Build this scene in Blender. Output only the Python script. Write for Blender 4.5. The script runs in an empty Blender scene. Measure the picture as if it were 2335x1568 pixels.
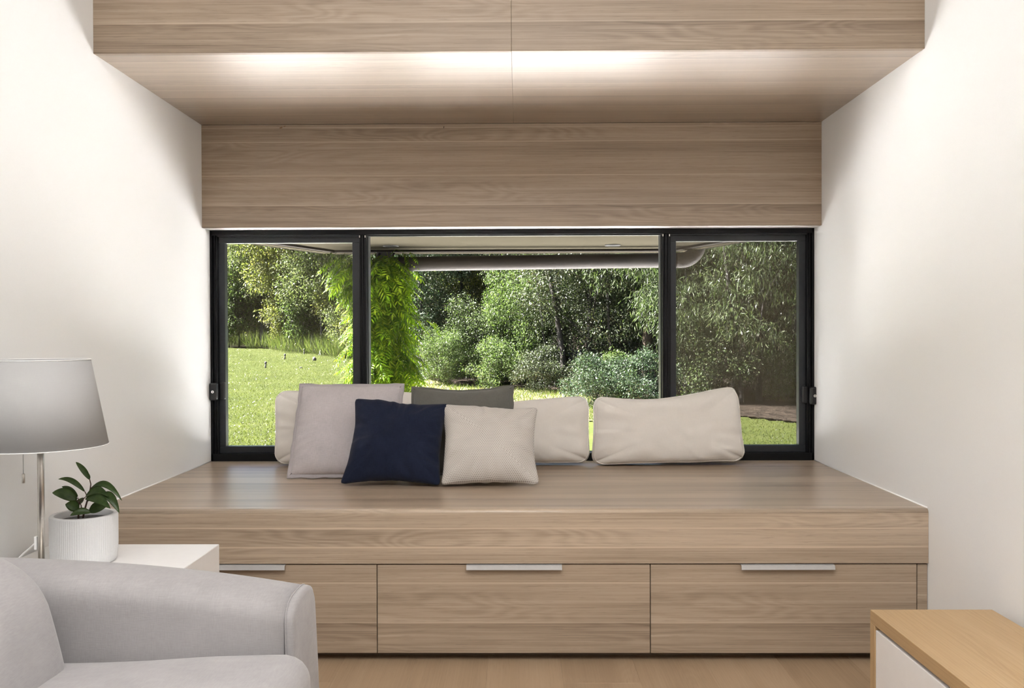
import bpy, bmesh, math, random
import numpy as np
from mathutils import Vector, Matrix, noise

scene = bpy.context.scene
COL = scene.collection
PI = math.pi

# ------------------------------------------------------------------ camera
FPX = 2000.0
EYE = 1.053
cam_d = bpy.data.cameras.new('camera')
cam_d.sensor_width = 36.0
cam_d.lens = FPX / 2335.0 * 36.0
cam_d.clip_start = 0.02
cam_d.clip_end = 400
cam = bpy.data.objects.new('camera', cam_d)
COL.objects.link(cam)
CAM_R = (Matrix.Rotation(18.5 / FPX, 3, 'Z') @ Matrix.Rotation(PI / 2 - 18.0 / FPX, 3, 'X')
         @ Matrix.Rotation(-0.0032, 3, 'Z'))
cam.matrix_world = Matrix.Translation((0, 0, EYE)) @ CAM_R.to_4x4()
scene.camera = cam


def at(x, y, D):
    """world point at depth D (metres along +Y) seen at photo pixel x, y"""
    d = CAM_R @ Vector(((x - 1167.5) / FPX, (784.0 - y) / FPX, -1.0))
    return d * (D / d.y) + Vector((0, 0, EYE))


# ------------------------------------------------------------------ sky, sun, light, exposure
SUN_AZ, SUN_EL = math.radians(86), math.radians(48)     # azimuth to the left of straight ahead
world = bpy.data.worlds.new('sky')
scene.world = world
world.use_nodes = True
wn = world.node_tree
wn.nodes.clear()
w_out = wn.nodes.new('ShaderNodeOutputWorld')
w_bg = wn.nodes.new('ShaderNodeBackground')
w_sky = wn.nodes.new('ShaderNodeTexSky')
w_sky.sky_type = 'NISHITA'
w_sky.sun_disc = False
w_sky.sun_elevation = SUN_EL
w_sky.sun_rotation = -SUN_AZ
w_sky.dust_density = 2.0
w_bg.inputs['Strength'].default_value = 0.5
wn.links.new(w_sky.outputs[0], w_bg.inputs['Color'])
wn.links.new(w_bg.outputs[0], w_out.inputs['Surface'])

sun_d = bpy.data.lights.new('sun', 'SUN')
sun_d.energy = 100.0
sun_d.angle = math.radians(0.6)
sun_d.color = (1.0, 0.985, 0.965)
sun = bpy.data.objects.new('sun', sun_d)
COL.objects.link(sun)
to_sun = Vector((-math.sin(SUN_AZ) * math.cos(SUN_EL), math.cos(SUN_AZ) * math.cos(SUN_EL), math.sin(SUN_EL)))
sun.rotation_euler = to_sun.to_track_quat('Z', 'Y').to_euler()
sun.location = to_sun * 60

# fill lamp added above the room; no skylight is known there
fill_d = bpy.data.lights.new('overhead_fill', 'AREA')
fill_d.shape = 'RECTANGLE'
fill_d.size, fill_d.size_y = 2.0, 1.8
fill_d.energy = 84.0
fill_d.color = (1.0, 0.985, 0.97)
fill_l = bpy.data.objects.new('overhead_fill', fill_d)
COL.objects.link(fill_l)
fill_l.location = (-0.04, 0.2, 2.86)

scene.view_settings.view_transform = 'Standard'
scene.view_settings.look = 'None'
scene.view_settings.gamma = 1.0
scene.view_settings.use_curve_mapping = False
scene.view_settings.exposure = 0.18
scene.cycles.sample_clamp_indirect = 0.0      # keep the full strength of sunlit surfaces seen by reflection
scene.cycles.max_bounces = 16
scene.cycles.diffuse_bounces = 8

# ------------------------------------------------------------------ helpers
def tag(o, label=None, cat=None, group=None, kind=None):
    if label: o['label'] = label
    if cat: o['category'] = cat
    if group: o['group'] = group
    if kind: o['kind'] = kind
    return o


def empty(name, loc, label=None, cat=None, group=None, kind=None, rot=(0, 0, 0)):
    o = bpy.data.objects.new(name, None)
    o.empty_display_size = 0.1
    COL.objects.link(o)
    o.location = loc
    o.rotation_euler = rot
    return tag(o, label, cat, group, kind)


def root_loc(p):
    v = Vector((0, 0, 0))
    while p is not None:
        v += p.location
        p = p.parent
    return v


def finish(name, me, mat, parent=None, smooth=False, local=False):
    """link a mesh; its vertices are in world space unless local"""
    o = bpy.data.objects.new(name, me)
    COL.objects.link(o)
    if parent is not None:
        o.parent = parent
        if not local:
            me.transform(Matrix.Translation(-root_loc(parent)))
    if mat is not None:
        me.materials.append(mat)
    if smooth:
        me.polygons.foreach_set('use_smooth', [True] * len(me.polygons))
    me.update()
    return o


def from_bm(name, bm, mat, parent=None, smooth=False, local=False):
    me = bpy.data.meshes.new(name)
    bmesh.ops.recalc_face_normals(bm, faces=bm.faces)
    bm.to_mesh(me)
    bm.free()
    return finish(name, me, mat, parent, smooth, local)


def bm_box(bm, x0, x1, y0, y1, z0, z1, bevel=0.0, seg=2):
    b2 = bmesh.new()
    bmesh.ops.create_cube(b2, size=1.0)
    for v in b2.verts:
        v.co = Vector((x0 + (v.co.x + .5) * (x1 - x0), y0 + (v.co.y + .5) * (y1 - y0), z0 + (v.co.z + .5) * (z1 - z0)))
    if bevel > 0:
        bmesh.ops.bevel(b2, geom=b2.edges[:], offset=bevel, segments=seg, affect='EDGES', profile=0.5)
    me = bpy.data.meshes.new('tmp')
    b2.to_mesh(me)
    b2.free()
    bm.from_mesh(me)
    bpy.data.meshes.remove(me)


def box(name, x0, x1, y0, y1, z0, z1, mat, parent=None, bevel=0.0, seg=2, local=False):
    bm = bmesh.new()
    bm_box(bm, x0, x1, y0, y1, z0, z1, bevel, seg)
    return from_bm(name, bm, mat, parent, False, local)


def boxes(name, lst, mat, parent=None, bevel=0.0):
    bm = bmesh.new()
    for q in lst:
        bm_box(bm, *q, bevel=bevel)
    return from_bm(name, bm, mat, parent)


def tube_bm(bm, pts, rads, n=12, caps=True):
    pts = [Vector(p) for p in pts]
    rings = []
    prev = None
    for i, p in enumerate(pts):
        if i == 0: t = pts[1] - pts[0]
        elif i == len(pts) - 1: t = pts[-1] - pts[-2]
        else: t = (pts[i + 1] - pts[i]).normalized() + (pts[i] - pts[i - 1]).normalized()
        t.normalize()
        if prev is None:
            a = Vector((0, 0, 1)) if abs(t.z) < 0.9 else Vector((1, 0, 0))
            u = t.cross(a).normalized()
        else:
            u = (prev - t * prev.dot(t)).normalized()
        prev = u
        w = t.cross(u)
        r = rads[i] if hasattr(rads, '__len__') else rads
        rings.append([bm.verts.new(p + (u * math.cos(2 * PI * k / n) + w * math.sin(2 * PI * k / n)) * r) for k in range(n)])
    for a, b in zip(rings[:-1], rings[1:]):
        for k in range(n):
            bm.faces.new((a[k], a[(k + 1) % n], b[(k + 1) % n], b[k]))
    if caps:
        bm.faces.new(rings[0][::-1])
        bm.faces.new(rings[-1])


def tube(name, pts, rads, mat, parent=None, n=12, local=False, smooth=True):
    bm = bmesh.new()
    tube_bm(bm, pts, rads, n)
    return from_bm(name, bm, mat, parent, smooth, local)


def lathe(name, prof, cx, cy, mat, parent=None, n=48, smooth=True, local=False, closed=False):
    bm = bmesh.new()
    rings = []
    for r, z in prof:
        if r < 1e-6:
            rings.append([bm.verts.new((cx, cy, z))])
        else:
            rings.append([bm.verts.new((cx + r * math.cos(2 * PI * k / n), cy + r * math.sin(2 * PI * k / n), z)) for k in range(n)])
    prs = list(zip(rings[:-1], rings[1:]))
    if closed: prs.append((rings[-1], rings[0]))
    for a, b in prs:
        for k in range(n):
            f = []
            f.append(a[k % len(a)])
            if len(a) > 1: f.append(a[(k + 1) % n])
            if len(b) > 1: f.append(b[(k + 1) % n])
            f.append(b[k % len(b)])
            if len(set(f)) > 2:
                bm.faces.new(f)
    return from_bm(name, bm, mat, parent, smooth, local)


# ------------------------------------------------------------------ materials
class NT:
    """small wrapper around a node tree"""
    def __init__(s, name):
        s.m = bpy.data.materials.new(name)
        s.m.use_nodes = True
        s.t = s.m.node_tree
        s.t.nodes.clear()
        s.out = s.n('ShaderNodeOutputMaterial')

    def n(s, kind, **kw):
        nd = s.t.nodes.new(kind)
        for k, v in kw.items():
            setattr(nd, k, v)
        return nd

    def put(s, sock, v):
        if hasattr(v, 'is_linked') or isinstance(v, bpy.types.NodeSocket):
            s.t.links.new(v, sock)
        else:
            sock.default_value = v

    def math(s, op, a, b=0.0, c=None):
        nd = s.n('ShaderNodeMath', operation=op)
        s.put(nd.inputs[0], a)
        s.put(nd.inputs[1], b)
        if c is not None: s.put(nd.inputs[2], c)
        return nd.outputs[0]

    def vec(s, x, y, z):
        nd = s.n('ShaderNodeCombineXYZ')
        s.put(nd.inputs[0], x); s.put(nd.inputs[1], y); s.put(nd.inputs[2], z)
        return nd.outputs[0]

    def noise(s, v, scale=1.0, detail=2.0, rough=0.5, dist=0.0):
        nd = s.n('ShaderNodeTexNoise')
        s.put(nd.inputs['Vector'], v)
        nd.inputs['Scale'].default_value = scale
        nd.inputs['Detail'].default_value = detail
        nd.inputs['Roughness'].default_value = rough
        nd.inputs['Distortion'].default_value = dist
        return nd.outputs[0]

    def ramp(s, f, stops):
        nd = s.n('ShaderNodeValToRGB')
        s.put(nd.inputs[0], f)
        el = nd.color_ramp.elements
        while len(el) < len(stops): el.new(0.5)
        for e, (p, c) in zip(el, stops):
            e.position = p
            e.color = (*c, 1) if len(c) == 3 else c
        return nd.outputs[0]

    def mix(s, f, a, b, mode='MIX'):
        nd = s.n('ShaderNodeMix', data_type='RGBA', blend_type=mode)
        s.put(nd.inputs[0], f)
        s.put(nd.inputs[6], a if not isinstance(a, tuple) else (*a, 1)[:4])
        s.put(nd.inputs[7], b if not isinstance(b, tuple) else (*b, 1)[:4])
        return nd.outputs[2]

    def coord(s, what='Object'):
        return s.n('ShaderNodeTexCoord').outputs[what]

    def sep(s, v):
        nd = s.n('ShaderNodeSeparateXYZ')
        s.put(nd.inputs[0], v)
        return nd.outputs

    def bump(s, h, strength=0.2, dist=0.002):
        nd = s.n('ShaderNodeBump')
        nd.inputs['Strength'].default_value = strength
        nd.inputs['Distance'].default_value = dist
        s.put(nd.inputs['Height'], h)
        return nd.outputs[0]

    def bsdf(s, color, rough=0.5, metallic=0.0, normal=None, **kw):
        p = s.n('ShaderNodeBsdfPrincipled')
        s.put(p.inputs['Base Color'], (*color, 1) if isinstance(color, tuple) else color)
        s.put(p.inputs['Roughness'], rough)
        s.put(p.inputs['Metallic'], metallic)
        if normal is not None: s.put(p.inputs['Normal'], normal)
        for k, v in kw.items():
            s.put(p.inputs[k.replace('_', ' ')], v)
        s.t.links.new(p.outputs[0], s.out.inputs[0])
        return p


def plain(name, col, rough=0.5, metallic=0.0, noise_amt=0.04, nscale=40, bump=0.0, **kw):
    t = NT(name)
    nz = t.noise(t.coord(), nscale, 3)
    lo = tuple(c * (1 - noise_amt) for c in col)
    hi = tuple(min(1, c * (1 + noise_amt)) for c in col)
    c = t.ramp(nz, [(0.3, lo), (0.7, hi)])
    t.bsdf(c, rough, metallic, t.bump(nz, bump) if bump else None, **kw)
    return t.m


def wood(name, dark, mid, light, along='X', rough=0.38, boards=9.0, edge=0.85, contrast=1.0, scale=1.0, spec=0.5, jitter=5.3, coat=0.0):
    """oak: boards of random tone with fine streaks, pores and cathedral figure running along one axis"""
    t = NT(name)
    sx, sy, sz = t.sep(t.coord())
    if along == 'X': u, v = sx, t.math('ADD', sy, sz)
    elif along == 'Y': u, v = sy, t.math('ADD', sx, sz)
    else: u, v = sz, t.math('ADD', sx, sy)
    rnd = t.n('ShaderNodeObjectInfo').outputs['Random']
    v = t.math('ADD', v, t.math('MULTIPLY', rnd, jitter))
    vor = t.n('ShaderNodeTexVoronoi', voronoi_dimensions='1D')
    t.put(vor.inputs['W'], v)
    vor.inputs['Scale'].default_value = boards
    r1, r2, r3 = t.sep(vor.outputs['Color'])
    ve = t.n('ShaderNodeTexVoronoi', voronoi_dimensions='1D', feature='DISTANCE_TO_EDGE')
    t.put(ve.inputs['W'], v)
    ve.inputs['Scale'].default_value = boards
    u2 = t.math('ADD', u, t.math('MULTIPLY', r1, 9.0))
    k = scale
    # cathedral figure = contour lines of a long soft noise
    soft = t.noise(t.vec(t.math('MULTIPLY', u2, 0.9 * k), t.math('MULTIPLY', v, 8.0 * k), r2), 1.0, 2.0, 0.45, 0.3)
    figure = t.math('SINE', t.math('MULTIPLY', soft, 150.0))
    fmask = t.noise(t.vec(t.math('MULTIPLY', u2, 0.8), t.math('MULTIPLY', v, 6.0), 3.3), 1.0, 1.0)
    fmask = t.ramp(fmask, [(0.42, (0, 0, 0)), (0.62, (1, 1, 1))])
    streak = t.noise(t.vec(t.math('MULTIPLY', u2, 1.6 * k), t.math('MULTIPLY', v, 230.0 * k), r3), 1.0, 5.0, 0.72)
    pores = t.noise(t.vec(t.math('MULTIPLY', u2, 14.0 * k), t.math('MULTIPLY', v, 420.0 * k), 7.7), 1.0, 2.0, 0.6)
    broad = t.noise(t.vec(t.math('MULTIPLY', u2, 0.7), t.math('MULTIPLY', v, 16.0), 1.1), 1.0, 2.0)
    f = t.math('MULTIPLY_ADD', t.math('SUBTRACT', streak, 0.5), 1.0 * contrast, 0.5)
    f = t.math('MULTIPLY_ADD', t.math('MULTIPLY', figure, fmask), 0.065 * contrast, f)
    f = t.math('MULTIPLY_ADD', t.math('SUBTRACT', broad, 0.5), 0.7 * contrast, f)
    f = t.math('MULTIPLY_ADD', t.math('SUBTRACT', r2, 0.5), 0.38 * contrast, f)
    col = t.ramp(f, [(0.12, dark), (0.5, mid), (0.88, light)])
    pm = t.ramp(pores, [(0.30, (1, 1, 1)), (0.40, (0, 0, 0))])
    col = t.mix(t.math('MULTIPLY', pm, 0.32 * contrast), col, tuple(c * 0.62 for c in dark))
    em = t.ramp(ve.outputs['Distance'], [(0.0, (1, 1, 1)), (0.035, (0, 0, 0))])
    em = t.math('MULTIPLY', t.math('MULTIPLY', em, edge), t.ramp(t.noise(t.vec(t.math('MULTIPLY', u2, 0.8), r3, 0.0), 1.0, 1.0), [(0.35, (0, 0, 0)), (0.6, (1, 1, 1))]))
    col = t.mix(em, col, tuple(min(1, c * 1.25) for c in light))
    h = t.math('MULTIPLY_ADD', streak, 0.6, t.math('MULTIPLY', pores, 0.4))
    p = t.bsdf(col, t.math('MULTIPLY_ADD', streak, 0.10, rough - 0.05), 0.0, t.bump(h, 0.08, 0.0008))
    p.inputs['Specular IOR Level'].default_value = spec
    p.inputs['Coat Weight'].default_value = coat
    p.inputs['Coat Roughness'].default_value = rough - 0.04
    return t.m


def fabric(name, col, var=0.12, weave=900.0, bump=0.35, sheen=0.2, slub=0.5, rough=0.9):
    t = NT(name)
    co = t.coord()
    sx, sy, sz = t.sep(co)
    a = t.noise(t.vec(t.math('MULTIPLY', sx, 60), t.math('MULTIPLY', sy, 60), t.math('MULTIPLY', sz, weave)), 1.0, 3.0, 0.6)
    b = t.noise(t.vec(t.math('MULTIPLY', sx, weave), t.math('MULTIPLY', sy, 60), t.math('MULTIPLY', sz, 60)), 1.0, 3.0, 0.6)
    w = t.math('MULTIPLY', t.math('ADD', a, b), 0.5)
    big = t.noise(co, 7.0, 4.0, 0.6)
    f = t.math('MULTIPLY_ADD', t.math('SUBTRACT', big, 0.5), slub, w)
    c = t.ramp(f, [(0.25, tuple(x * (1 - var) for x in col)), (0.75, tuple(min(1, x * (1 + var)) for x in col))])
    t.bsdf(c, rough, 0.0, t.bump(w, bump, 0.0015), Sheen_Weight=sheen, Sheen_Roughness=0.5, Specular_IOR_Level=0.15)
    return t.m


M = {}
M['wall'] = plain('wall_paint', (0.845, 0.852, 0.85), 0.75, nscale=300, noise_amt=0.01, bump=0.02)
M['warm_white'] = plain('warm_white_paint', (0.80, 0.79, 0.775), 0.75, nscale=300, noise_amt=0.01)
M['white_plaster'] = plain('white_reveal_paint', (0.88, 0.87, 0.86), 0.6, nscale=200, noise_amt=0.01)
OAK = dict(dark=(0.180, 0.130, 0.089), mid=(0.355, 0.275, 0.200), light=(0.485, 0.390, 0.297), jitter=0.0)
M['oak'] = wood('oak_veneer', along='X', boards=9.0, rough=0.40, **OAK)
M['oak_soffit'] = wood('oak_veneer_satin', along='X', boards=9.0, rough=0.40, contrast=0.8, spec=1.0, coat=0.6, **OAK)
M['oak_top'] = wood('oak_seat_top', (0.205, 0.149, 0.104), (0.40, 0.314, 0.231), (0.54, 0.437, 0.335), along='X', boards=9.0, rough=0.34, spec=0.6, coat=0.15, jitter=0.0)  # same oak, colour lightened to stand in for light on the seat
M['oak_floor'] = wood('oak_floorboard', (0.25, 0.17, 0.105), (0.345, 0.245, 0.155), (0.41, 0.30, 0.20), along='Y', boards=2.0, rough=0.42, edge=0.0, contrast=0.7)
M['oak_warm'] = wood('honey_oak', (0.35, 0.222, 0.105), (0.47, 0.32, 0.168), (0.56, 0.405, 0.232), along='Y', boards=7.0, rough=0.45, edge=0.15, contrast=0.75)
M['oak_warm_z'] = wood('honey_oak_upright', (0.35, 0.222, 0.105), (0.47, 0.32, 0.168), (0.56, 0.405, 0.232), along='Z', boards=7.0, rough=0.45, edge=0.1, contrast=0.75)
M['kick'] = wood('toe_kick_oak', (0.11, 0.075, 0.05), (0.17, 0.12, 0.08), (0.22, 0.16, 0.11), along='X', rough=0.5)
M['dark_gap'] = plain('dark_brown_board', (0.05, 0.035, 0.025), 0.8)  # plain dark brown for the terrace base and one knot
M['black_alu'] = plain('black_aluminium', (0.005, 0.0052, 0.006), 0.34, 0.0, 0.1, 80, Specular_IOR_Level=0.2)
M['grey_alu'] = plain('charcoal_aluminium', (0.022, 0.024, 0.028), 0.36, 0.0, 0.08, 80, Specular_IOR_Level=0.35)
M['black_plastic'] = plain('black_plastic', (0.010, 0.010, 0.011), 0.42, 0.0, 0.1, 200)
M['chrome'] = plain('bright_metal', (0.75, 0.74, 0.72), 0.25, 1.0, 0.03, 100)
M['steel'] = plain('brushed_steel', (0.55, 0.52, 0.48), 0.33, 1.0, 0.05, 60)
M['handle_alu'] = plain('satin_aluminium', (0.46, 0.455, 0.45), 0.5, 0.3, 0.02, 60)
M['white_lac'] = plain('white_lacquer', (0.83, 0.82, 0.815), 0.4, noise_amt=0.01)
M['pot'] = plain('matt_white_ceramic', (0.70, 0.705, 0.71), 0.75, nscale=300, noise_amt=0.03)
M['soil'] = plain('dark_soil', (0.10, 0.10, 0.10), 0.95, nscale=120, noise_amt=0.6, bump=0.8)
M['cream'] = fabric('cream_linen', (0.70, 0.665, 0.62), 0.05, 700, 0.25, slub=0.25)
M['cream_pipe'] = fabric('cream_piping', (0.69, 0.65, 0.60), 0.05, 700, 0.2, slub=0.2)
M['lilac'] = fabric('lilac_grey_linen', (0.465, 0.432, 0.44), 0.16, 650, 0.45, slub=0.5)
M['lilac_flange'] = fabric('lilac_grey_flange', (0.39, 0.36, 0.368), 0.14, 650, 0.45)
M['charcoal'] = fabric('charcoal_olive_linen', (0.125, 0.122, 0.108), 0.18, 800, 0.4)
M['navy'] = fabric('navy_wool', (0.0105, 0.0145, 0.033), 0.3, 500, 0.5, sheen=0.06)
M['sofa'] = fabric('pale_grey_velour', (0.295, 0.281, 0.283), 0.12, 500, 0.2, sheen=0.25, slub=0.9)
M['shade'] = fabric('pale_grey_lampshade', (0.40, 0.398, 0.394), 0.03, 1200, 0.15, sheen=0.0, slub=0.1)
M['shade_rim'] = plain('white_rim', (0.8, 0.8, 0.79), 0.5)
M['stem'] = plain('brown_stem', (0.06, 0.028, 0.018), 0.6)


def pattern_fabric():
    t = NT('honeycomb_weave')
    uv = t.n('ShaderNodeUVMap').outputs[0]
    x, y, _ = t.sep(uv)
    N = 52.0
    row = t.math('MULTIPLY', y, N * 1.12)
    ri = t.math('FLOOR', row)
    fy = t.math('SUBTRACT', t.math('SUBTRACT', row, ri), 0.5)
    xo = t.math('ADD', t.math('MULTIPLY', x, N), t.math('MULTIPLY', t.math('MODULO', ri, 2.0), 0.5))
    fx = t.math('SUBTRACT', t.math('SUBTRACT', xo, t.math('FLOOR', xo)), 0.5)
    d = t.math('SQRT', t.math('ADD', t.math('MULTIPLY', fx, fx), t.math('MULTIPLY', fy, fy)))
    m = t.ramp(d, [(0.28, (1, 1, 1)), (0.42, (0, 0, 0))])
    c = t.mix(m, (0.60, 0.57, 0.53), (0.36, 0.325, 0.295))
    t.bsdf(c, 0.9, 0.0, t.bump(m, -0.3, 0.002), Sheen_Weight=0.2, Specular_IOR_Level=0.15)
    return t.m


M['honey'] = pattern_fabric()


def glass_mat(name, tint=(1, 1, 1), ior=1.12):
    t = NT(name)
    tr = t.n('ShaderNodeBsdfTransparent')
    tr.inputs[0].default_value = (*tint, 1)
    gl = t.n('ShaderNodeBsdfGlossy')
    gl.inputs['Roughness'].default_value = 0.0
    fr = t.n('ShaderNodeFresnel')
    fr.inputs['IOR'].default_value = ior
    mx = t.n('ShaderNodeMixShader')
    t.t.links.new(fr.outputs[0], mx.inputs[0])
    t.t.links.new(tr.outputs[0], mx.inputs[1])
    t.t.links.new(gl.outputs[0], mx.inputs[2])
    t.t.links.new(mx.outputs[0], t.out.inputs[0])
    return t.m


def mesh_mat(name, col, cover):
    """fine woven insect screen: open weave over a thin thread"""
    t = NT(name)
    tr = t.n('ShaderNodeBsdfTransparent')
    df = t.n('ShaderNodeBsdfDiffuse')
    df.inputs[0].default_value = (*col, 1)
    mx = t.n('ShaderNodeMixShader')
    mx.inputs[0].default_value = cover
    t.t.links.new(tr.outputs[0], mx.inputs[1])
    t.t.links.new(df.outputs[0], mx.inputs[2])
    t.t.links.new(mx.outputs[0], t.out.inputs[0])
    return t.m


M['glass'] = glass_mat('window_glass')
M['screen'] = mesh_mat('insect_screen_fine', (0.10, 0.085, 0.06), 0.14)
M['screen_r'] = mesh_mat('insect_screen', (0.12, 0.10, 0.07), 0.34)


VEG = 0.74            # leaves and turf reflect little of the full sun


def leaf_mat(name, lo, mid, hi, trans=0.45, gloss=0.35, yellow=None):
    t = NT(name)
    ge = t.n('ShaderNodeNewGeometry')
    r = ge.outputs['Random Per Island']
    stops = [(0.0, lo), (0.5, mid), (0.93, hi)]
    if yellow: stops.append((1.0, yellow))
    stops = [(p, tuple(VEG * q for q in cc)) for p, cc in stops]
    c = t.ramp(r, stops)
    df = t.n('ShaderNodeBsdfDiffuse')
    tl = t.n('ShaderNodeBsdfTranslucent')
    t.t.links.new(c, df.inputs[0])
    tc = t.mix(0.5, c, (0.42, 0.62, 0.06), 'MIX')
    tc = t.mix(0.62, c, t.mix(1.0, c, (1.7, 1.9, 0.8), 'MULTIPLY'))
    t.t.links.new(tc, tl.inputs[0])
    mx = t.n('ShaderNodeMixShader')
    mx.inputs[0].default_value = trans
    t.t.links.new(df.outputs[0], mx.inputs[1])
    t.t.links.new(tl.outputs[0], mx.inputs[2])
    gl = t.n('ShaderNodeBsdfGlossy')
    gl.inputs['Roughness'].default_value = 0.42
    gl.inputs['Color'].default_value = (0.22, 0.22, 0.2, 1)
    fr = t.n('ShaderNodeFresnel')
    fr.inputs['IOR'].default_value = 1.0 + gloss
    m2 = t.n('ShaderNodeMixShader')
    t.t.links.new(fr.outputs[0], m2.inputs[0])
    t.t.links.new(mx.outputs[0], m2.inputs[1])
    t.t.links.new(gl.outputs[0], m2.inputs[2])
    t.t.links.new(m2.outputs[0], t.out.inputs[0])
    return t.m


M['leaf_olive'] = leaf_mat('olive_leaves', (0.0690, 0.0862, 0.0230), (0.1610, 0.1782, 0.0483), (0.2645, 0.2702, 0.0920), yellow=(0.3910, 0.3105, 0.0690))
M['leaf_grey'] = leaf_mat('grey_green_leaves', (0.0600, 0.0840, 0.0312), (0.1260, 0.1620, 0.0600), (0.2280, 0.2520, 0.1140))
M['leaf_green'] = leaf_mat('bright_green_leaves', (0.032, 0.056, 0.014), (0.075, 0.115, 0.030), (0.15, 0.20, 0.07))
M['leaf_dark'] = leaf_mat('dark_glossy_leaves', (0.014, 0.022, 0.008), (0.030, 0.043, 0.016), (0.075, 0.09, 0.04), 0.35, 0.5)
M['leaf_blue'] = leaf_mat('blue_green_leaves', (0.016, 0.034, 0.015), (0.036, 0.064, 0.030), (0.085, 0.12, 0.062), 0.4, 0.45)
M['leaf_long'] = leaf_mat('long_drooping_leaves', (0.026, 0.042, 0.013), (0.055, 0.082, 0.026), (0.115, 0.145, 0.06), 0.45, 0.45)
M['leaf_vine'] = leaf_mat('fresh_vine_leaves', (0.0540, 0.1080, 0.0058), (0.1080, 0.1800, 0.0101), (0.1944, 0.2592, 0.0216), 0.5, 0.3)
M['grass'] = leaf_mat('lawn_grass_blades', (0.0525, 0.0686, 0.0140), (0.0784, 0.0945, 0.0210), (0.1120, 0.1190, 0.0350), 0.4, 0.2)
M['grass_tall'] = leaf_mat('tall_grass_blades', (0.0315, 0.0495, 0.0126), (0.0675, 0.0900, 0.0252), (0.1350, 0.1485, 0.0540), 0.45, 0.2)
M['bark_grey'] = plain('pale_bark', (0.0125, 0.0088, 0.0062), 0.9, nscale=9, noise_amt=0.6, bump=0.6)
M['bark_pale'] = plain('white_bark', (0.05, 0.046, 0.04), 0.9, nscale=8, noise_amt=0.5, bump=0.4)
M['bark_dark'] = plain('dark_bark', (0.009, 0.0065, 0.0048), 0.9, nscale=14, noise_amt=0.5, bump=0.6)
M['bark_orange'] = plain('ochre_bark', (0.028, 0.0165, 0.008), 0.9, nscale=7, noise_amt=0.5, bump=0.5)


def house_leaf():
    t = NT('glossy_houseplant_leaf')
    x, y, _ = t.sep(t.n('ShaderNodeUVMap').outputs[0])
    vein = t.math('ABSOLUTE', t.math('SUBTRACT', x, 0.5))
    nz = t.noise(t.coord(), 60, 3)
    c = t.ramp(nz, [(0.3, (0.050, 0.098, 0.026)), (0.7, (0.10, 0.165, 0.045))])
    c = t.mix(t.ramp(vein, [(0.0, (1, 1, 1)), (0.05, (0, 0, 0))]), c, (0.09, 0.14, 0.04))
    c = t.mix(t.ramp(vein, [(0.44, (0, 0, 0)), (0.5, (1, 1, 1))]), c, (0.10, 0.13, 0.04))
    t.bsdf(c, 0.3, 0.0)
    return t.m


M['house_leaf'] = house_leaf()


def ground_mat(name, stops, scale, fine, bump):
    stops = [(p, tuple(VEG * q for q in cc)) for p, cc in stops]
    t = NT(name)
    co = t.coord()
    a = t.noise(co, scale, 6, 0.65)
    b = t.noise(co, fine, 3, 0.6)
    f = t.math('MULTIPLY_ADD', t.math('SUBTRACT', b, 0.5), 0.7, a)
    t.bsdf(t.ramp(f, stops), 0.95, 0.0, t.bump(f, bump, 0.03), Specular_IOR_Level=0.1)
    return t.m


M['lawn'] = ground_mat('lawn_turf', [(0.25, (0.0434, 0.0574, 0.0119)), (0.5, (0.0686, 0.0854, 0.0182)), (0.75, (0.0980, 0.1085, 0.0322))], 0.9, 18, 0.6)
M['litter'] = ground_mat('leaf_litter', [(0.3, (0.012, 0.009, 0.006)), (0.5, (0.034, 0.025, 0.018)), (0.72, (0.12, 0.09, 0.065))], 9.0, 45, 0.9)
M['straw'] = ground_mat('dry_straw_ground', [(0.25, (0.1386, 0.1309, 0.0462)), (0.5, (0.3080, 0.2618, 0.1155)), (0.75, (0.5082, 0.4158, 0.2310))], 3.0, 30, 0.8)
M['paving'] = plain('pale_paving', (0.76, 0.745, 0.735), 0.7, nscale=30, noise_amt=0.05)
M['render'] = plain('outside_render', (0.35, 0.34, 0.32), 0.8)
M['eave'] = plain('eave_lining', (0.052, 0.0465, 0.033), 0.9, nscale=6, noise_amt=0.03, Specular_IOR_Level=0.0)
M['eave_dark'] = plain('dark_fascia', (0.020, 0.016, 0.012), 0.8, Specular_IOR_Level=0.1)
M['pipe'] = plain('grey_brown_pipe', (0.036, 0.029, 0.023), 0.55, nscale=12, noise_amt=0.12, Specular_IOR_Level=0.25)
M['downlight'] = plain('dull_downlight_ring', (0.018, 0.017, 0.013), 0.6)
M['post'] = plain('dark_post', (0.05, 0.045, 0.04), 0.6)
M['stone'] = plain('dark_stone', (0.045, 0.042, 0.042), 0.9, nscale=30, noise_amt=0.4)

# ------------------------------------------------------------------ room shell
XL, XR = -1.389, 1.311
YB = -3.2                       # back of the room behind the camera
YBENCH, YBEAM, YHEAD, YWIN, YEXT = 2.825, 2.856, 3.825, 3.920, 4.060
ZBENCH, ZSOF, ZHEAD, ZCEIL = 0.495, 1.978, 1.530, 2.75
GND = -0.30

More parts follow.
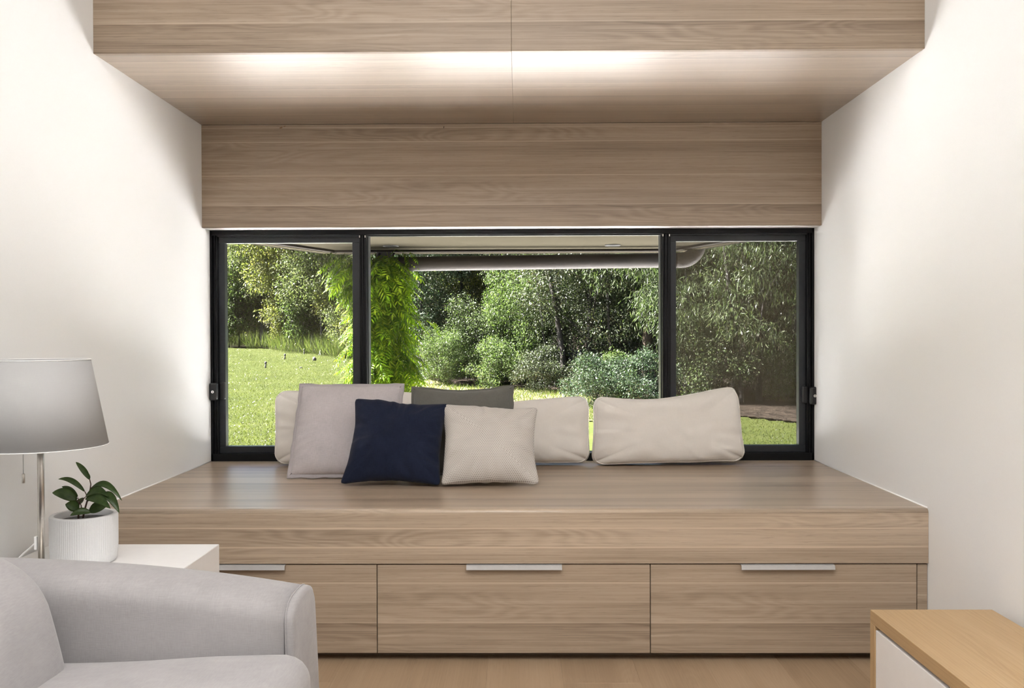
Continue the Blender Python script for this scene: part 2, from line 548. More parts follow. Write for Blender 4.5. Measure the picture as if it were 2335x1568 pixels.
floor = box('floor', XL - 0.12, XR + 0.12, YB - 0.1, YEXT, -0.25, -0.016, M['oak_floor'])
tag(floor, kind='structure')
bw = 0.2349
x = -0.577 - bw * 4
k = 0
rng = random.Random(5)
plank_me = {}
while x < XR:
    x0, x1 = max(x, XL), min(x + bw, XR)
    y = YB - rng.random() * 1.6
    if k == 3: y = 2.66 - 2.2 * 3
    while y < 2.95:
        y0, y1 = max(y, YB), min(y + 2.2, 2.95)
        if x1 - x0 > 0.02 and y1 - y0 > 0.02:
            key = (round(x1 - x0, 3), round(y1 - y0, 3))
            if key not in plank_me:
                o = box('plank', 0.0001, key[0] - 0.0001, 0.0001, key[1] - 0.0001, -0.016, 0.0, M['oak_floor'], None, 0.0004, 1)
                plank_me[key] = o.data
            else:
                o = bpy.data.objects.new('plank', plank_me[key])
                COL.objects.link(o)
            o.parent = floor
            o.location = (x0, y0, 0)
        y += 2.2
    x += bw
    k += 1

tag(box('wall_left', XL - 0.12, XL, YB - 0.1, YEXT, -0.25, ZCEIL + 0.2, M['wall']), kind='structure')
tag(box('wall_right', XR, XR + 0.12, YB - 0.1, YEXT, -0.25, ZCEIL + 0.2, M['wall']), kind='structure')
tag(box('wall_back', XL - 0.12, XR + 0.12, YB - 0.1, YB, -0.25, ZCEIL + 0.2, M['warm_white']), kind='structure')
# ceiling with an opening added for the overhead fill lamp
tag(boxes('ceiling', [(XL, -1.04, YB, YBEAM, ZCEIL, ZCEIL + 0.2), (0.96, XR, YB, YBEAM, ZCEIL, ZCEIL + 0.2),
                      (-1.04, 0.96, YB, -0.7, ZCEIL, ZCEIL + 0.2), (-1.04, 0.96, 1.1, YBEAM, ZCEIL, ZCEIL + 0.2)], M['wall']), kind='structure')
tag(box('sun_block_roof', XL - 0.3, XR + 0.3, YB - 0.3, YEXT, ZCEIL + 0.2005, ZCEIL + 0.35, M['render']), 'unseen slab added over the room to block the sun', kind='structure')  # added unseen slab, keeps the sun out of the ceiling opening
# front wall: the solid mass round the window (lintel above, upstand below, wings outside)
tag(boxes('wall_front', [(XL, XR, YBEAM + 0.02, YEXT, ZSOF + 0.02, ZCEIL + 0.2), (XL, XR, YHEAD + 0.02, YEXT, ZHEAD + 0.012, ZSOF + 0.02),
                         (XL, XR, YWIN + 0.03, YEXT, -0.3, ZBENCH - 0.002)], M['render']), kind='structure')
tag(boxes('wall_outside', [(-6.0, XL - 0.12, YEXT - 0.3, YEXT, GND, 2.95), (XR + 0.12, 6.0, YEXT - 0.3, YEXT, GND, 2.95)], M['render']), kind='structure')

# timber lined bulkhead: upper beam face, soffit and header over the window
XS = at(1166, 60, YBEAM).x
g = 0.0003
t1 = empty('trim_1', (XS, YBEAM, ZSOF), 'oak veneer beam face across the top of the alcove', kind='structure')
box('panel', XL, XS - g, YBEAM, YBEAM + 0.02, ZSOF - 0.0, ZCEIL, M['oak'], t1, 0.0008, 1)
box('panel', XS + g, XR, YBEAM, YBEAM + 0.02, ZSOF - 0.0, ZCEIL, M['oak'], t1, 0.0008, 1)
t2 = empty('trim_2', (XS, YBEAM, ZSOF), 'oak veneer soffit between beam and window header', kind='structure')
box('panel', XL, XS - g, YBEAM + 0.0205, YHEAD, ZSOF + 0.0005, ZSOF + 0.02, M['oak_soffit'], t2, 0.0006, 1)
box('panel', XS + g, XR, YBEAM + 0.0205, YHEAD, ZSOF + 0.0005, ZSOF + 0.02, M['oak_soffit'], t2, 0.0006, 1)
t3 = empty('trim_3', (XS, YHEAD, ZHEAD), 'oak veneer header panel above the window', kind='structure')
box('panel', XL, XR, YHEAD, YHEAD + 0.02, ZHEAD, ZSOF, M['oak'], t3, 0.001, 1)
M['knot'] = plain('knot_wood', (0.27, 0.17, 0.09), 0.5)
def blemish(name, x, y, w, h, mat):
    p = at(x, y, YHEAD)
    bm = bmesh.new()
    n = 12
    a = [bm.verts.new((p.x + math.cos(2 * PI * q / n) * w + math.sin(2 * PI * q / n) * w * 0.6, YHEAD - 0.0009, p.z + math.sin(2 * PI * q / n) * h)) for q in range(n)]
    b = [bm.verts.new((v.co.x, YHEAD - 0.0001, v.co.z)) for v in a]
    bm.faces.new(a); bm.faces.new(b[::-1])
    for q in range(n):
        bm.faces.new((a[q], b[q], b[(q + 1) % n], a[(q + 1) % n]))
    from_bm(name, bm, mat, t3)
blemish('knot', 641, 291, 0.006, 0.004, M['knot'])
blemish('knot', 649, 288, 0.004, 0.003, M['knot'])
blemish('knot', 1012, 290, 0.0015, 0.005, M['dark_gap'])
tag(box('trim_4', XL, XR, YHEAD + 0.0205, YWIN + 0.03, ZHEAD + 0.0005, ZHEAD + 0.012, M['white_plaster']), 'thin white painted underside of the window header', kind='structure')

# ------------------------------------------------------------------ window
win = empty('window_1', ((XL + XR) / 2, YWIN, ZBENCH), 'black aluminium window with fixed centre pane and two screened sashes', kind='structure')
Y0, Y1 = YWIN, YWIN + 0.09
def wx(px): return at(px, 790, YWIN).x
def wz(py): return at(1170, py, YWIN).z
fr_h, fr_s, fr_j = 0.022, 0.034, 0.030
box('head_frame', XL, XR, Y0, Y1, ZHEAD - fr_h, ZHEAD, M['black_alu'], win, 0.0015)
box('sill_frame', XL, XR, Y0, Y1, ZBENCH, ZBENCH + fr_s, M['black_alu'], win, 0.0015)
box('head_bead', XL + fr_j, XR - fr_j, Y0 + 0.012, Y0 + 0.02, ZHEAD - fr_h - 0.006, ZHEAD - fr_h, M['grey_alu'], win)
for s in (-1, 1):
    xa = XL if s < 0 else XR - 0.010
    box('jamb_frame', xa, xa + 0.010, Y0, Y1, ZBENCH, ZHEAD, M['black_alu'], win, 0.001)
    xa = XL + 0.012 if s < 0 else XR - 0.030
    box('jamb_frame', xa, xa + 0.018, Y0 + 0.008, Y1, ZBENCH + 0.004, ZHEAD - 0.016, M['black_alu'], win, 0.003)
    xa = XL + 0.021 if s < 0 else XR - 0.030
    tube('track_bead', [(xa + 0.004, Y0 + 0.007, ZBENCH + 0.03), (xa + 0.004, Y0 + 0.007, ZHEAD - 0.02)], 0.0025, M['black_alu'], win, 8)
# mullions between the centre pane and the sashes
ML0, ML1 = wx(820), wx(836)
MR0, MR1 = wx(1511), wx(1530)
for (a, b) in ((ML0, ML1), (MR0, MR1)):
    m = box('mullion', a, b, Y0 + 0.004, Y1, ZBENCH + fr_s, ZHEAD - fr_h, M['black_alu'], win, 0.002)
    for q in (0.25, 0.62):
        tube('mullion_bead', [(a + (b - a) * q, Y0 + 0.003, ZBENCH + fr_s + .01), (a + (b - a) * q, Y0 + 0.003, ZHEAD - fr_h - .004)], 0.0022, M['black_alu'], m, 8)
    for q in (0.06, 0.85):
        box('corner_clip', a + (b - a) * q - .002, a + (b - a) * q + .002, Y0 - 0.0005, Y0 + 0.004, ZHEAD - fr_h - 0.012, ZHEAD - fr_h - 0.003, M['steel'], m)
box('pane', ML1 - 0.004, MR0 + 0.004, Y0 + 0.045, Y0 + 0.051, ZBENCH + 0.02, ZHEAD - 0.015, M['glass'], win)
box('glazing_bead', ML1, ML1 + 0.004, Y0 + 0.03, Y1, ZBENCH + fr_s, ZHEAD - fr_h, M['grey_alu'], win)
box('glazing_bead', MR0 - 0.004, MR0, Y0 + 0.03, Y1, ZBENCH + fr_s, ZHEAD - fr_h, M['grey_alu'], win)
def sash(x0, x1, stile_l, stile_r, nm, mat_screen):
    s = empty('sash', ((x0 + x1) / 2, Y0 + 0.03, ZBENCH + fr_s), nm)
    s.parent = win
    s.location = s.location - win.location
    z0, z1 = ZBENCH + fr_s, ZHEAD - fr_h
    ya, yb = Y0 + 0.028, Y0 + 0.065
    box('rail', x0, x1, ya, yb, z1 - 0.032, z1, M['grey_alu'], s, 0.0015)
    box('rail', x0, x1, ya, yb, z0, z0 + 0.030, M['grey_alu'], s, 0.0015)
    box('stile', x0, x0 + stile_l, ya, yb, z0 + 0.030, z1 - 0.032, M['grey_alu'], s, 0.0015)
    box('stile', x1 - stile_r, x1, ya, yb, z0 + 0.030, z1 - 0.032, M['grey_alu'], s, 0.0015)
    box('pane', x0 + 0.01, x1 - 0.01, ya + 0.017, ya + 0.022, z0 + 0.01, z1 - 0.01, M['glass'], s)
    box('insect_screen', x0 + 0.01, x1 - 0.01, yb + 0.004, yb + 0.005, z0 + 0.01, z1 - 0.01, mat_screen, s)
    return s
sash(XL + fr_j, ML0, 0.028, 0.036, 'left opening sash in charcoal frame', M['screen'])
sash(MR1, XR - fr_j, 0.028, 0.030, 'right opening sash in charcoal frame', M['screen_r'])
def lock(px, py, side):
    c = at(px, py, Y0 - 0.02)
    lk = box('lock_body', c.x - 0.0175, c.x + 0.0175, Y0 - 0.026, Y0 + 0.004, c.z - 0.039, c.z + 0.039, M['black_plastic'], win, 0.008, 3)
    bm = bmesh.new()
    tube_bm(bm, [(c.x, Y0 - 0.0255, c.z), (c.x, Y0 - 0.029, c.z)], 0.0062, 16)
    cy = from_bm('key_cylinder', bm, M['chrome'], None)
    cy.parent = lk; cy.data.transform(Matrix.Translation(-root_loc(lk)))
    b2 = box('keyhole', c.x - 0.001, c.x + 0.001, Y0 - 0.0296, Y0 - 0.0285, c.z - 0.0035, c.z + 0.0035, M['black_plastic'])
    b2.parent = lk; b2.data.transform(Matrix.Translation(-root_loc(lk)))
    hx = c.x + side * 0.030
    h = box('pull_handle', hx - 0.013, hx + 0.013, Y0 + 0.010, Y0 + 0.029, c.z - 0.037, c.z + 0.041, M['black_plastic'], win, 0.007, 3)
lock(486, 893, 1)
lock(1857, 902, -1)

# ------------------------------------------------------------------ window seat with drawers
seat = empty('window_seat', ((XL + XR) / 2, YBENCH, 0), 'wide oak window seat top with thick rounded front edge', 'window seat')
# slab: rounded front top edge, profile extruded along X
bm = bmesh.new()
r = 0.014
prof = [(YWIN + 0.028, ZBENCH)]
for i in range(7):
    a = PI / 2 + i * (PI / 2) / 6
    prof.append((YBENCH + r + r * math.cos(a), ZBENCH - r + r * math.sin(a)))
prof += [(YBENCH, 0.319), (YBENCH + 0.03, 0.318), (YBENCH + 0.03, ZBENCH - 0.035), (YWIN + 0.028, ZBENCH - 0.035)]
n = len(prof)
vs = [[bm.verts.new((xx, p[0], p[1])) for p in prof] for xx in (XL + 0.0008, XR - 0.0008)]
for i in range(n):
    bm.faces.new((vs[0][i], vs[0][(i + 1) % n], vs[1][(i + 1) % n], vs[1][i]))
bm.faces.new(vs[0]); bm.faces.new(vs[1][::-1])
slab = from_bm('seat_slab', bm, M['oak_top'], seat)
for p in slab.data.polygons: p.use_smooth = abs(p.normal.x) < 0.5 and 0.1 < abs(p.normal.z) < 0.995
YD = YBENCH + 0.006
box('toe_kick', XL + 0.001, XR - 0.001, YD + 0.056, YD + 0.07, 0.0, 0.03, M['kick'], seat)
xd = [XL + 0.026, at(860, 1400, YD).x, at(1483, 1400, YD).x, at(2091, 1340, YD).x]
zt, zb = 0.3145, 0.027
box('filler_panel', XL + 0.001, xd[0] - 0.0015, YD, YD + 0.02, zb, zt, M['oak'], seat, 0.0008, 1)
box('filler_panel', xd[3] + 0.0015, XR - 0.0015, YD, YD + 0.02, zb, zt, M['oak'], seat, 0.0008, 1)
names = ['oak drawer left of the middle one, partly behind the armchair', 'oak drawer in the middle of the window seat', 'oak drawer at the right end beside the sideboard']
hx = [(435, 652), (1064, 1281), (1688, 1900)]
for i in range(3):
    a, b = xd[i] + 0.0013, xd[i + 1] - 0.0013
    du = empty('drawer_unit', ((a + b) / 2, YD, 0.03), names[i], 'drawer', 'drawers under the window seat')
    boxes('body', [(a, a + 0.016, YD + 0.072, YWIN - 0.1, 0.032, 0.30), (b - 0.016, b, YD + 0.072, YWIN - 0.1, 0.032, 0.30),
                   (a + 0.017, b - 0.017, YD + 0.072, YWIN - 0.1, 0.032, 0.046), (a + 0.017, b - 0.017, YWIN - 0.12, YWIN - 0.1, 0.047, 0.30)], M['oak'], du)
    df = box('drawer_front', a, b, YD, YD + 0.02, zb, zt, M['oak'], du, 0.0008, 1)
    h0, h1 = at(hx[i][0], 1300, YD).x, at(hx[i][1], 1300, YD).x
    bm = bmesh.new()
    prof = [(YD + 0.012, zt + 0.0014), (YD - 0.012, zt + 0.0014), (YD - 0.0165, zt - 0.0005), (YD - 0.0195, zt - 0.013),
            (YD - 0.0180, zt - 0.0135), (YD - 0.0148, zt - 0.0018), (YD - 0.0115, zt - 0.0004), (YD + 0.012, zt + 0.0002)]
    nn = len(prof)
    vs = [[bm.verts.new((xx, p[0], p[1])) for p in prof] for xx in (h0, h1)]
    for q in range(nn):
        bm.faces.new((vs[0][q], vs[0][(q + 1) % nn], vs[1][(q + 1) % nn], vs[1][q]))
    bm.faces.new(vs[0]); bm.faces.new(vs[1][::-1])
    hd = from_bm('handle', bm, M['handle_alu'])
    hd['label'] = 'satin aluminium edge pull'
    hd.parent = df
    hd.data.transform(Matrix.Translation(-root_loc(df)))

# pale sealant beads where the seat and the soffit meet the side walls
for nm, xx, sg in (('trim_5', XL, 1), ('trim_6', XR, -1)):
    tag(tube(nm, [(xx + sg * 0.0008, YBENCH + 0.01, ZBENCH + 0.0008), (xx + sg * 0.0008, YWIN - 0.002, ZBENCH + 0.0008)], 0.0028, M['white_plaster'], None, 8),
        'thin white sealant bead between seat and wall', kind='structure')

# ------------------------------------------------------------------ cushions
def pillow_surface(w, h, t, n, pinch, p_exp, c_exp, round_k, wr, seed, top_fn=None, side_fn=None, shear=0.0):
    """two faces of a cushion sharing their rim; x width, z height from 0, y thickness"""
    off = Vector((seed * 7.13, seed * 3.71, seed * 1.93))
    def pt(u, v, s):
        x, z = u, v
        if round_k > 0:
            m = max(abs(u), abs(v))
            P = Vector((u * w / 2, v * h / 2))
            rc = round_k * m
            I = Vector((max(-m * w / 2 + rc, min(m * w / 2 - rc, P.x)), max(-m * h / 2 + rc, min(m * h / 2 - rc, P.y))))
            d = P - I
            if d.length > 1e-9: P = I + d.normalized() * max(abs(d.x), abs(d.y))
            x, z = P.x / (w / 2), P.y / (h / 2)
        x *= 1 - pinch * (1 - v * v) * u * u
        z *= 1 - pinch * (1 - u * u) * v * v
        e = max(0.0, (1 - abs(u) ** p_exp) * (1 - abs(v) ** p_exp))
        th = t / 2 * e ** c_exp
        X, Z = x * w / 2, z * h / 2
        q = Vector((X * 9, Z * 9, s * 1.7)) + off
        edge = max(abs(u), abs(v))
        nz = noise.noise(q) * 0.5 + noise.noise(q * 2.3) * 0.3
        # creases running in from the corners and rim
        cr = noise.noise(Vector((math.atan2(Z, X) * 7, (X * X + Z * Z) * 20, s)) + off)
        th *= 1 + wr * (nz * 0.8 + cr * 0.9 * edge ** 3)
        if top_fn and v > 0: Z += top_fn(u) * v ** 2
        if side_fn: X += side_fn(v) * u * u * (1 if u > 0 else -1)
        X += shear * (Z + h / 2)
        jit = noise.noise(q * 0.9) * wr * 0.012 * edge
        return Vector((X + jit, s * th + noise.noise(q * 0.5) * 0.01 * wr, Z + h / 2 + jit))
    g = [[None] * (n + 1) for _ in range(n + 1)]
    return pt


def ease(k, n):
    t = -1 + 2 * k / n
    return math.sin(t * PI / 2) * 0.55 + t * 0.45


def make_pillow(name, label, w, h, t, loc, tilt, yaw, roll, mat, pinch=0.06, p_exp=2.6, c_exp=0.55, round_k=0.0, wr=0.35, seed=1,
                flange=0.0, fl_mat=None, pipe=0.0, pipe_mat=None, top_fn=None, side_fn=None, n=56, pipe_at=0.93, shear=0.0):
    root = empty(name, loc, label, 'cushion', rot=(0, 0, 0))
    rot = Matrix.Rotation(yaw, 4, 'Z') @ Matrix.Rotation(-tilt, 4, 'X') @ Matrix.Rotation(roll, 4, 'Y')
    root.rotation_euler = rot.to_euler()
    pt = pillow_surface(w, h, t, n, pinch, p_exp, c_exp, round_k, wr, seed, top_fn, side_fn, shear)
    bm = bmesh.new()
    uvl = bm.loops.layers.uv.new('UVMap')
    grids = {}
    for s in (-1, 1):
        gg = [[None] * (n + 1) for _ in range(n + 1)]
        for i in range(n + 1):
            for j in range(n + 1):
                if s == 1 and (i in (0, n) or j in (0, n)):
                    gg[i][j] = grids[-1][i][j]
                    continue
                gg[i][j] = bm.verts.new(pt(ease(i, n), ease(j, n), s))
        grids[s] = gg
        for i in range(n):
            for j in range(n):
                q = (gg[i][j], gg[i + 1][j], gg[i + 1][j + 1], gg[i][j + 1])
                f = bm.faces.new(q if s < 0 else q[::-1])
                ij = [(i, j), (i + 1, j), (i + 1, j + 1), (i, j + 1)]
                if s > 0: ij = ij[::-1]
                for lp, (a, b) in zip(f.loops, ij):
                    lp[uvl].uv = (ease(a, n) / 2 + 0.5, ease(b, n) / 2 + 0.5)
    body = from_bm('cover', bm, mat, root, True, True)
    ring = [(i, 0) for i in range(n)] + [(n, j) for j in range(n)] + [(i, n) for i in range(n, 0, -1)] + [(0, j) for j in range(n, 0, -1)]
    if flange > 0:
        bm = bmesh.new()
        rows = []
        for (i, j) in ring:
            u, v = ease(i, n), ease(j, n)
            p = pt(u, v, -1)
            ex = 1 if u > 0.999 else -1 if u < -0.999 else 0
            ez = 1 if v > 0.999 else -1 if v < -0.999 else 0
            d = Vector((ex, 0, ez))
            wob = noise.noise(p * 22 + Vector((seed, 0, 0))) * 0.004
            wob2 = noise.noise(p * 14 + Vector((0, seed, 3))) * 0.005
            pin = p - d * 0.006
            po = p + d * (flange + wob)
            po.y += wob2
            row = []
            for (base, th) in ((pin, 0.006), (p.lerp(po, 0.35), 0.0022), (po, 0.0028)):
                row.append((bm.verts.new(base + Vector((0, -th, 0))), bm.verts.new(base + Vector((0, th, 0)))))
            rows.append(row)
        N = len(rows)
        for k in range(N):
            a, b = rows[k], rows[(k + 1) % N]
            for q in range(2):
                bm.faces.new((a[q][0], b[q][0], b[q + 1][0], a[q + 1][0]))
                bm.faces.new((a[q][1], a[q + 1][1], b[q + 1][1], b[q][1]))
            bm.faces.new((a[2][0], b[2][0], b[2][1], a[2][1]))
        from_bm('flange', bm, fl_mat or mat, root, True, True)
    if pipe > 0:
        pts = []
        for (i, j) in ring:
            u, v = ease(i, n) * pipe_at, ease(j, n) * pipe_at
            p = pt(u, v, -1)
            pts.append(p + Vector((0, -pipe * 0.35, 0)))
        bm = bmesh.new()
        N = len(pts)
        rings = []
        for k in range(N):
            tdir = (pts[(k + 1) % N] - pts[k - 1]).normalized()
            u = tdir.cross(Vector((0, 1, 0))).normalized()
            w_ = tdir.cross(u)
            rings.append([bm.verts.new(pts[k] + (u * math.cos(2 * PI * q / 6) + w_ * math.sin(2 * PI * q / 6)) * pipe) for q in range(6)])
        for k in range(N):
            a, b = rings[k], rings[(k + 1) % N]
            for q in range(6):
                bm.faces.new((a[q], a[(q + 1) % 6], b[(q + 1) % 6], b[q]))
        from_bm('piping', bm, pipe_mat or mat, root, True, True)
    return root


R = math.radians
ZB = ZBENCH + 0.002
CR = dict(mat=M['cream'], pinch=0.02, p_exp=5.0, c_exp=0.40, round_k=0.05, wr=0.22, pipe=0.0021, pipe_mat=M['cream_pipe'], n=60, pipe_at=0.975)
make_pillow('back_cushion', 'cream linen back cushion at the left, half hidden by the lilac cushion', 0.655, 0.322, 0.15, (-0.741, 3.790, ZB + 0.006), R(6), 0, R(-0.5), seed=2,
            top_fn=lambda u: 0.004 * math.cos(u * 3) - 0.016 * max(0, u), **CR)
make_pillow('back_cushion', 'cream linen back cushion behind the honeycomb and charcoal cushions', 0.665, 0.270, 0.15, (-0.028, 3.788, ZB + 0.006), R(6), 0, R(-0.6), seed=5,
            top_fn=lambda u: 0.02 * math.sin((u + 0.1) * 1.6) - 0.004, **CR)
make_pillow('back_cushion', 'cream linen back cushion at the right end of the row', 0.652, 0.297, 0.16, (0.637, 3.782, ZB + 0.006), R(6), R(0.8), R(-1.3), seed=9,
            top_fn=lambda u: 0.010 * u - 0.016 * math.cos(u * 2.6 + 0.4) + 0.002, side_fn=lambda v: -0.010 * v, **CR)
make_pillow('square_cushion', 'lilac grey linen cushion with flat flange edge', 0.405, 0.375, 0.13, (at(780, 1088, 3.43).x, 3.43, ZB + 0.012), R(25), R(2), R(0.3), M['lilac'], shear=0.035,
            pinch=0.015, p_exp=3.2, c_exp=0.5, wr=0.22, seed=3, flange=0.012, fl_mat=M['lilac_flange'])
make_pillow('square_cushion', 'charcoal olive cushion standing behind the navy one', 0.405, 0.348, 0.12, (at(1052, 1080, 3.47).x, 3.475, ZB + 0.012), R(23), 0, R(-0.6), M['charcoal'],
            pinch=0.03, p_exp=3.2, c_exp=0.5, wr=0.25, seed=6, flange=0.011, fl_mat=M['charcoal'], top_fn=lambda u: -0.008 * math.cos(u * 2.2) + 0.006)
make_pillow('square_cushion', 'navy blue woven cushion with pointed corners', 0.378, 0.345, 0.15, (at(889, 1105, 3.245).x, 3.245, ZB + 0.004), R(28), R(-2), R(0.3), M['navy'], shear=0.06,
            pinch=0.10, p_exp=2.3, c_exp=0.5, wr=0.6, round_k=0.02, seed=4, top_fn=lambda u: -0.010 * u)
make_pillow('square_cushion', 'beige cushion with small honeycomb dots in front', 0.366, 0.328, 0.145, (at(1116, 1106, 3.23).x, 3.235, ZB + 0.004), R(30), R(3), R(0.0), M['honey'], shear=0.02,
            pinch=0.08, p_exp=2.3, c_exp=0.5, wr=0.55, round_k=0.02, seed=8, top_fn=lambda u: -0.012 * u)

# ------------------------------------------------------------------ side table, lamp, plant
TZ = at(500, 1240, 2.54).z
TX1 = at(500, 1240, 2.54).x
tb = empty('side_table', (TX1 - 0.25, 2.29, 0), 'white lacquered box side table between armchair and window seat', 'side table')
bm = bmesh.new()
xa, xb, tk = TX1 - 0.492, TX1, 0.035
prof = [(xa, 0), (xa, TZ), (xb, TZ), (xb, 0), (xb - tk, 0), (xb - tk, TZ - tk), (xa + tk, TZ - tk), (xa + tk, 0)]
vs = [[bm.verts.new((p[0], yy, p[1])) for p in prof] for yy in (2.03, 2.54)]
for q in range(8):
    bm.faces.new((vs[0][q], vs[0][(q + 1) % 8], vs[1][(q + 1) % 8], vs[1][q]))
bm.faces.new(vs[0]); bm.faces.new(vs[1][::-1])
bmesh.ops.bevel(bm, geom=[e for e in bm.edges], offset=0.0012, segments=2, affect='EDGES')
from_bm('body', bm, M['white_lac'], tb)
box('back_panel', TX1 - 0.456, TX1 - 0.036, 2.52, 2.538, 0.04, TZ - 0.0352, M['white_lac'], tb)
box('shelf', TX1 - 0.456, TX1 - 0.036, 2.05, 2.519, 0.04, 0.07, M['white_lac'], tb, 0.001)

LD = 2.15
lp0 = at(93, 1100, LD)
lx, ly = lp0.x, LD
lamp = empty('table_lamp', (lx, ly, TZ), 'table lamp with pale grey tapered shade on slim steel pole', 'lamp')
zs0, zs1 = at(93, 1016, LD).z, at(93, 820, LD).z
k_ = LD / FPX
lathe('base', [(0, TZ), (0.078, TZ), (0.08, TZ + 0.004), (0.08, TZ + 0.010), (0.076, TZ + 0.014), (0, TZ + 0.014)], lx, ly, M['steel'], lamp, 40)
tube('pole', [(lx, ly, TZ + 0.014), (lx, ly, zs1 - 0.06)], 0.0078, M['steel'], lamp, 20)
lathe('socket', [(0, zs1 - 0.13), (0.018, zs1 - 0.13), (0.018, zs1 - 0.06), (0, zs1 - 0.06)], lx, ly, M['white_lac'], lamp, 20)
rb, rt = 143 * k_, 106 * k_
sh = lathe('shade', [(rb, zs0), (rt, zs1), (rt - 0.0015, zs1), (rb - 0.0015, zs0)], lx, ly, M['shade'], lamp, 72, closed=True)
for nm, rr, zz in (('rim', rt, zs1), ('rim', rb, zs0)):
    bm = bmesh.new()
    ring = [Vector((lx + rr * math.cos(2 * PI * q / 72), ly + rr * math.sin(2 * PI * q / 72), zz)) for q in range(72)]
    vv = []
    for q in range(72):
        d = Vector((math.cos(2 * PI * q / 72), math.sin(2 * PI * q / 72), 0))
        vv.append([bm.verts.new(ring[q] + (d * math.cos(2 * PI * s / 6) + Vector((0, 0, 1)) * math.sin(2 * PI * s / 6)) * 0.0013) for s in range(6)])
    for q in range(72):
        for s in range(6):
            bm.faces.new((vv[q][s], vv[q][(s + 1) % 6], vv[(q + 1) % 72][(s + 1) % 6], vv[(q + 1) % 72][s]))
    o = from_bm(nm, bm, M['shade_rim'], None, True)
    o.parent = sh; o.data.transform(Matrix.Translation(-root_loc(sh)))
bm = bmesh.new()
for q in range(3):
    a = 2 * PI * q / 3 + 0.4
    tube_bm(bm, [(lx, ly, zs1 - 0.058), (lx + rt * math.cos(a) * .98, ly + rt * math.sin(a) * .98, zs1 - 0.006)], 0.0015, 6)
from_bm('shade_carrier', bm, M['steel'], lamp)
pc = at(53, 1060, LD - 0.02)
pz0, pz1 = at(53, 1077, LD).z, at(53, 1098, LD).z
ch = tube('pull_chain', [(pc.x, pc.y, zs1 - 0.10), (pc.x, pc.y, pz0)], 0.0008, M['handle_alu'], lamp, 6)
kn = lathe('pull_knob', [(0, pz0), (0.0030, pz0), (0.0036, pz0 - 0.001), (0.0036, pz1 + 0.001), (0.003, pz1), (0, pz1)], pc.x, pc.y, M['steel'], None, 12)
kn.parent = ch; kn.data.transform(Matrix.Translation(-root_loc(ch)))
c0 = at(84, 1236, LD)
box('switch', c0.x - 0.004, c0.x + 0.002, ly - 0.006, ly + 0.006, at(84, 1252, LD).z, at(84, 1222, LD).z, M['white_lac'], lamp, 0.001)
tube('cord', [(c0.x - 0.002, ly, c0.z), tuple(at(72, 1246, LD + 0.02)), tuple(at(55, 1260, LD + 0.04)), tuple(at(40, 1275, LD + 0.06)), (XL + 0.02, ly + 0.10, TZ + 0.004), (XL + 0.0085, ly + 0.12, TZ - 0.05), (XL + 0.0085, ly + 0.12, 0.12)], 0.0022, M['white_lac'], lamp, 8)

PD = 2.345
pc = at(192, 1230, PD)
px_, py_ = pc.x, PD
pr = 0.0845
pzr = at(192, 1171, PD).z
plant = empty('potted_plant', (px_, py_, TZ), 'small glossy houseplant in white ribbed pot on the side table', 'plant')
bm = bmesh.new()
NR = 92
NS = NR * 4
prof = [(0.90, 0.0), (0.955, 0.004), (0.97, 0.015), (1.0, 0.35), (1.0, 0.96), (0.992, 0.985), (0.97, 1.0), (0.87, 1.0), (0.85, 0.985), (0.845, 0.86)]
Hh = pzr - TZ
rings = []
for (rr, zz) in prof:
    z = TZ + 0.0005 + zz * Hh if zz > 0.02 else TZ + 0.0005 + zz
    rib = rr > 0.96 and 0.014 < zz < 0.97
    rings.append([bm.verts.new((px_ + pr * rr * (1 - (0.014 * (0.5 - 0.5 * math.cos(2 * PI * q / 4)) if rib else 0)) * math.cos(2 * PI * q / NS),
                                py_ + pr * rr * (1 - (0.014 * (0.5 - 0.5 * math.cos(2 * PI * q / 4)) if rib else 0)) * math.sin(2 * PI * q / NS), z)) for q in range(NS)])
for a, b in zip(rings[:-1], rings[1:]):
    for q in range(NS):
        bm.faces.new((a[q], a[(q + 1) % NS], b[(q + 1) % NS], b[q]))
bm.faces.new(rings[0][::-1])
from_bm('pot', bm, M['pot'], plant, True)
lathe('soil', [(0, pzr - 0.016), (pr * 0.5, pzr - 0.015), (pr * 0.85, pzr - 0.018)], px_, py_, M['soil'], plant, 40)
# stems and leaves: (base px, tip px, width px, depth of base and tip from the pot axis, arch)
leaves = [((204, 1092), (173, 1053), 12, 0.0, -0.01, 0.004), ((204, 1092), (201, 1078), 5, 0.0, 0.004, 0.0), ((192, 1119), (133, 1092), 12, 0.0, 0.01, 0.012),
          ((177, 1132), (141, 1109), 11, 0.01, 0.03, 0.006), ((175, 1140), (119, 1123), 26, -0.005, -0.03, 0.008), ((179, 1161), (149, 1149), 24, -0.01, -0.03, 0.004),
          ((176, 1152), (190, 1134), 18, 0.01, 0.03, 0.0), ((207, 1113), (278, 1141), 15, 0.0, -0.02, 0.026), ((195, 1132), (249, 1133), 19, -0.005, -0.03, 0.018),
          ((196, 1135), (252, 1159), 22, -0.01, -0.05, 0.012), ((234, 1124), (272, 1169), 19, -0.015, -0.035, 0.014), ((204, 1166), (243, 1153), 26, 0.01, 0.03, 0.004),
          ((206, 1167), (160, 1175), 16, -0.03, -0.055, 0.006)]
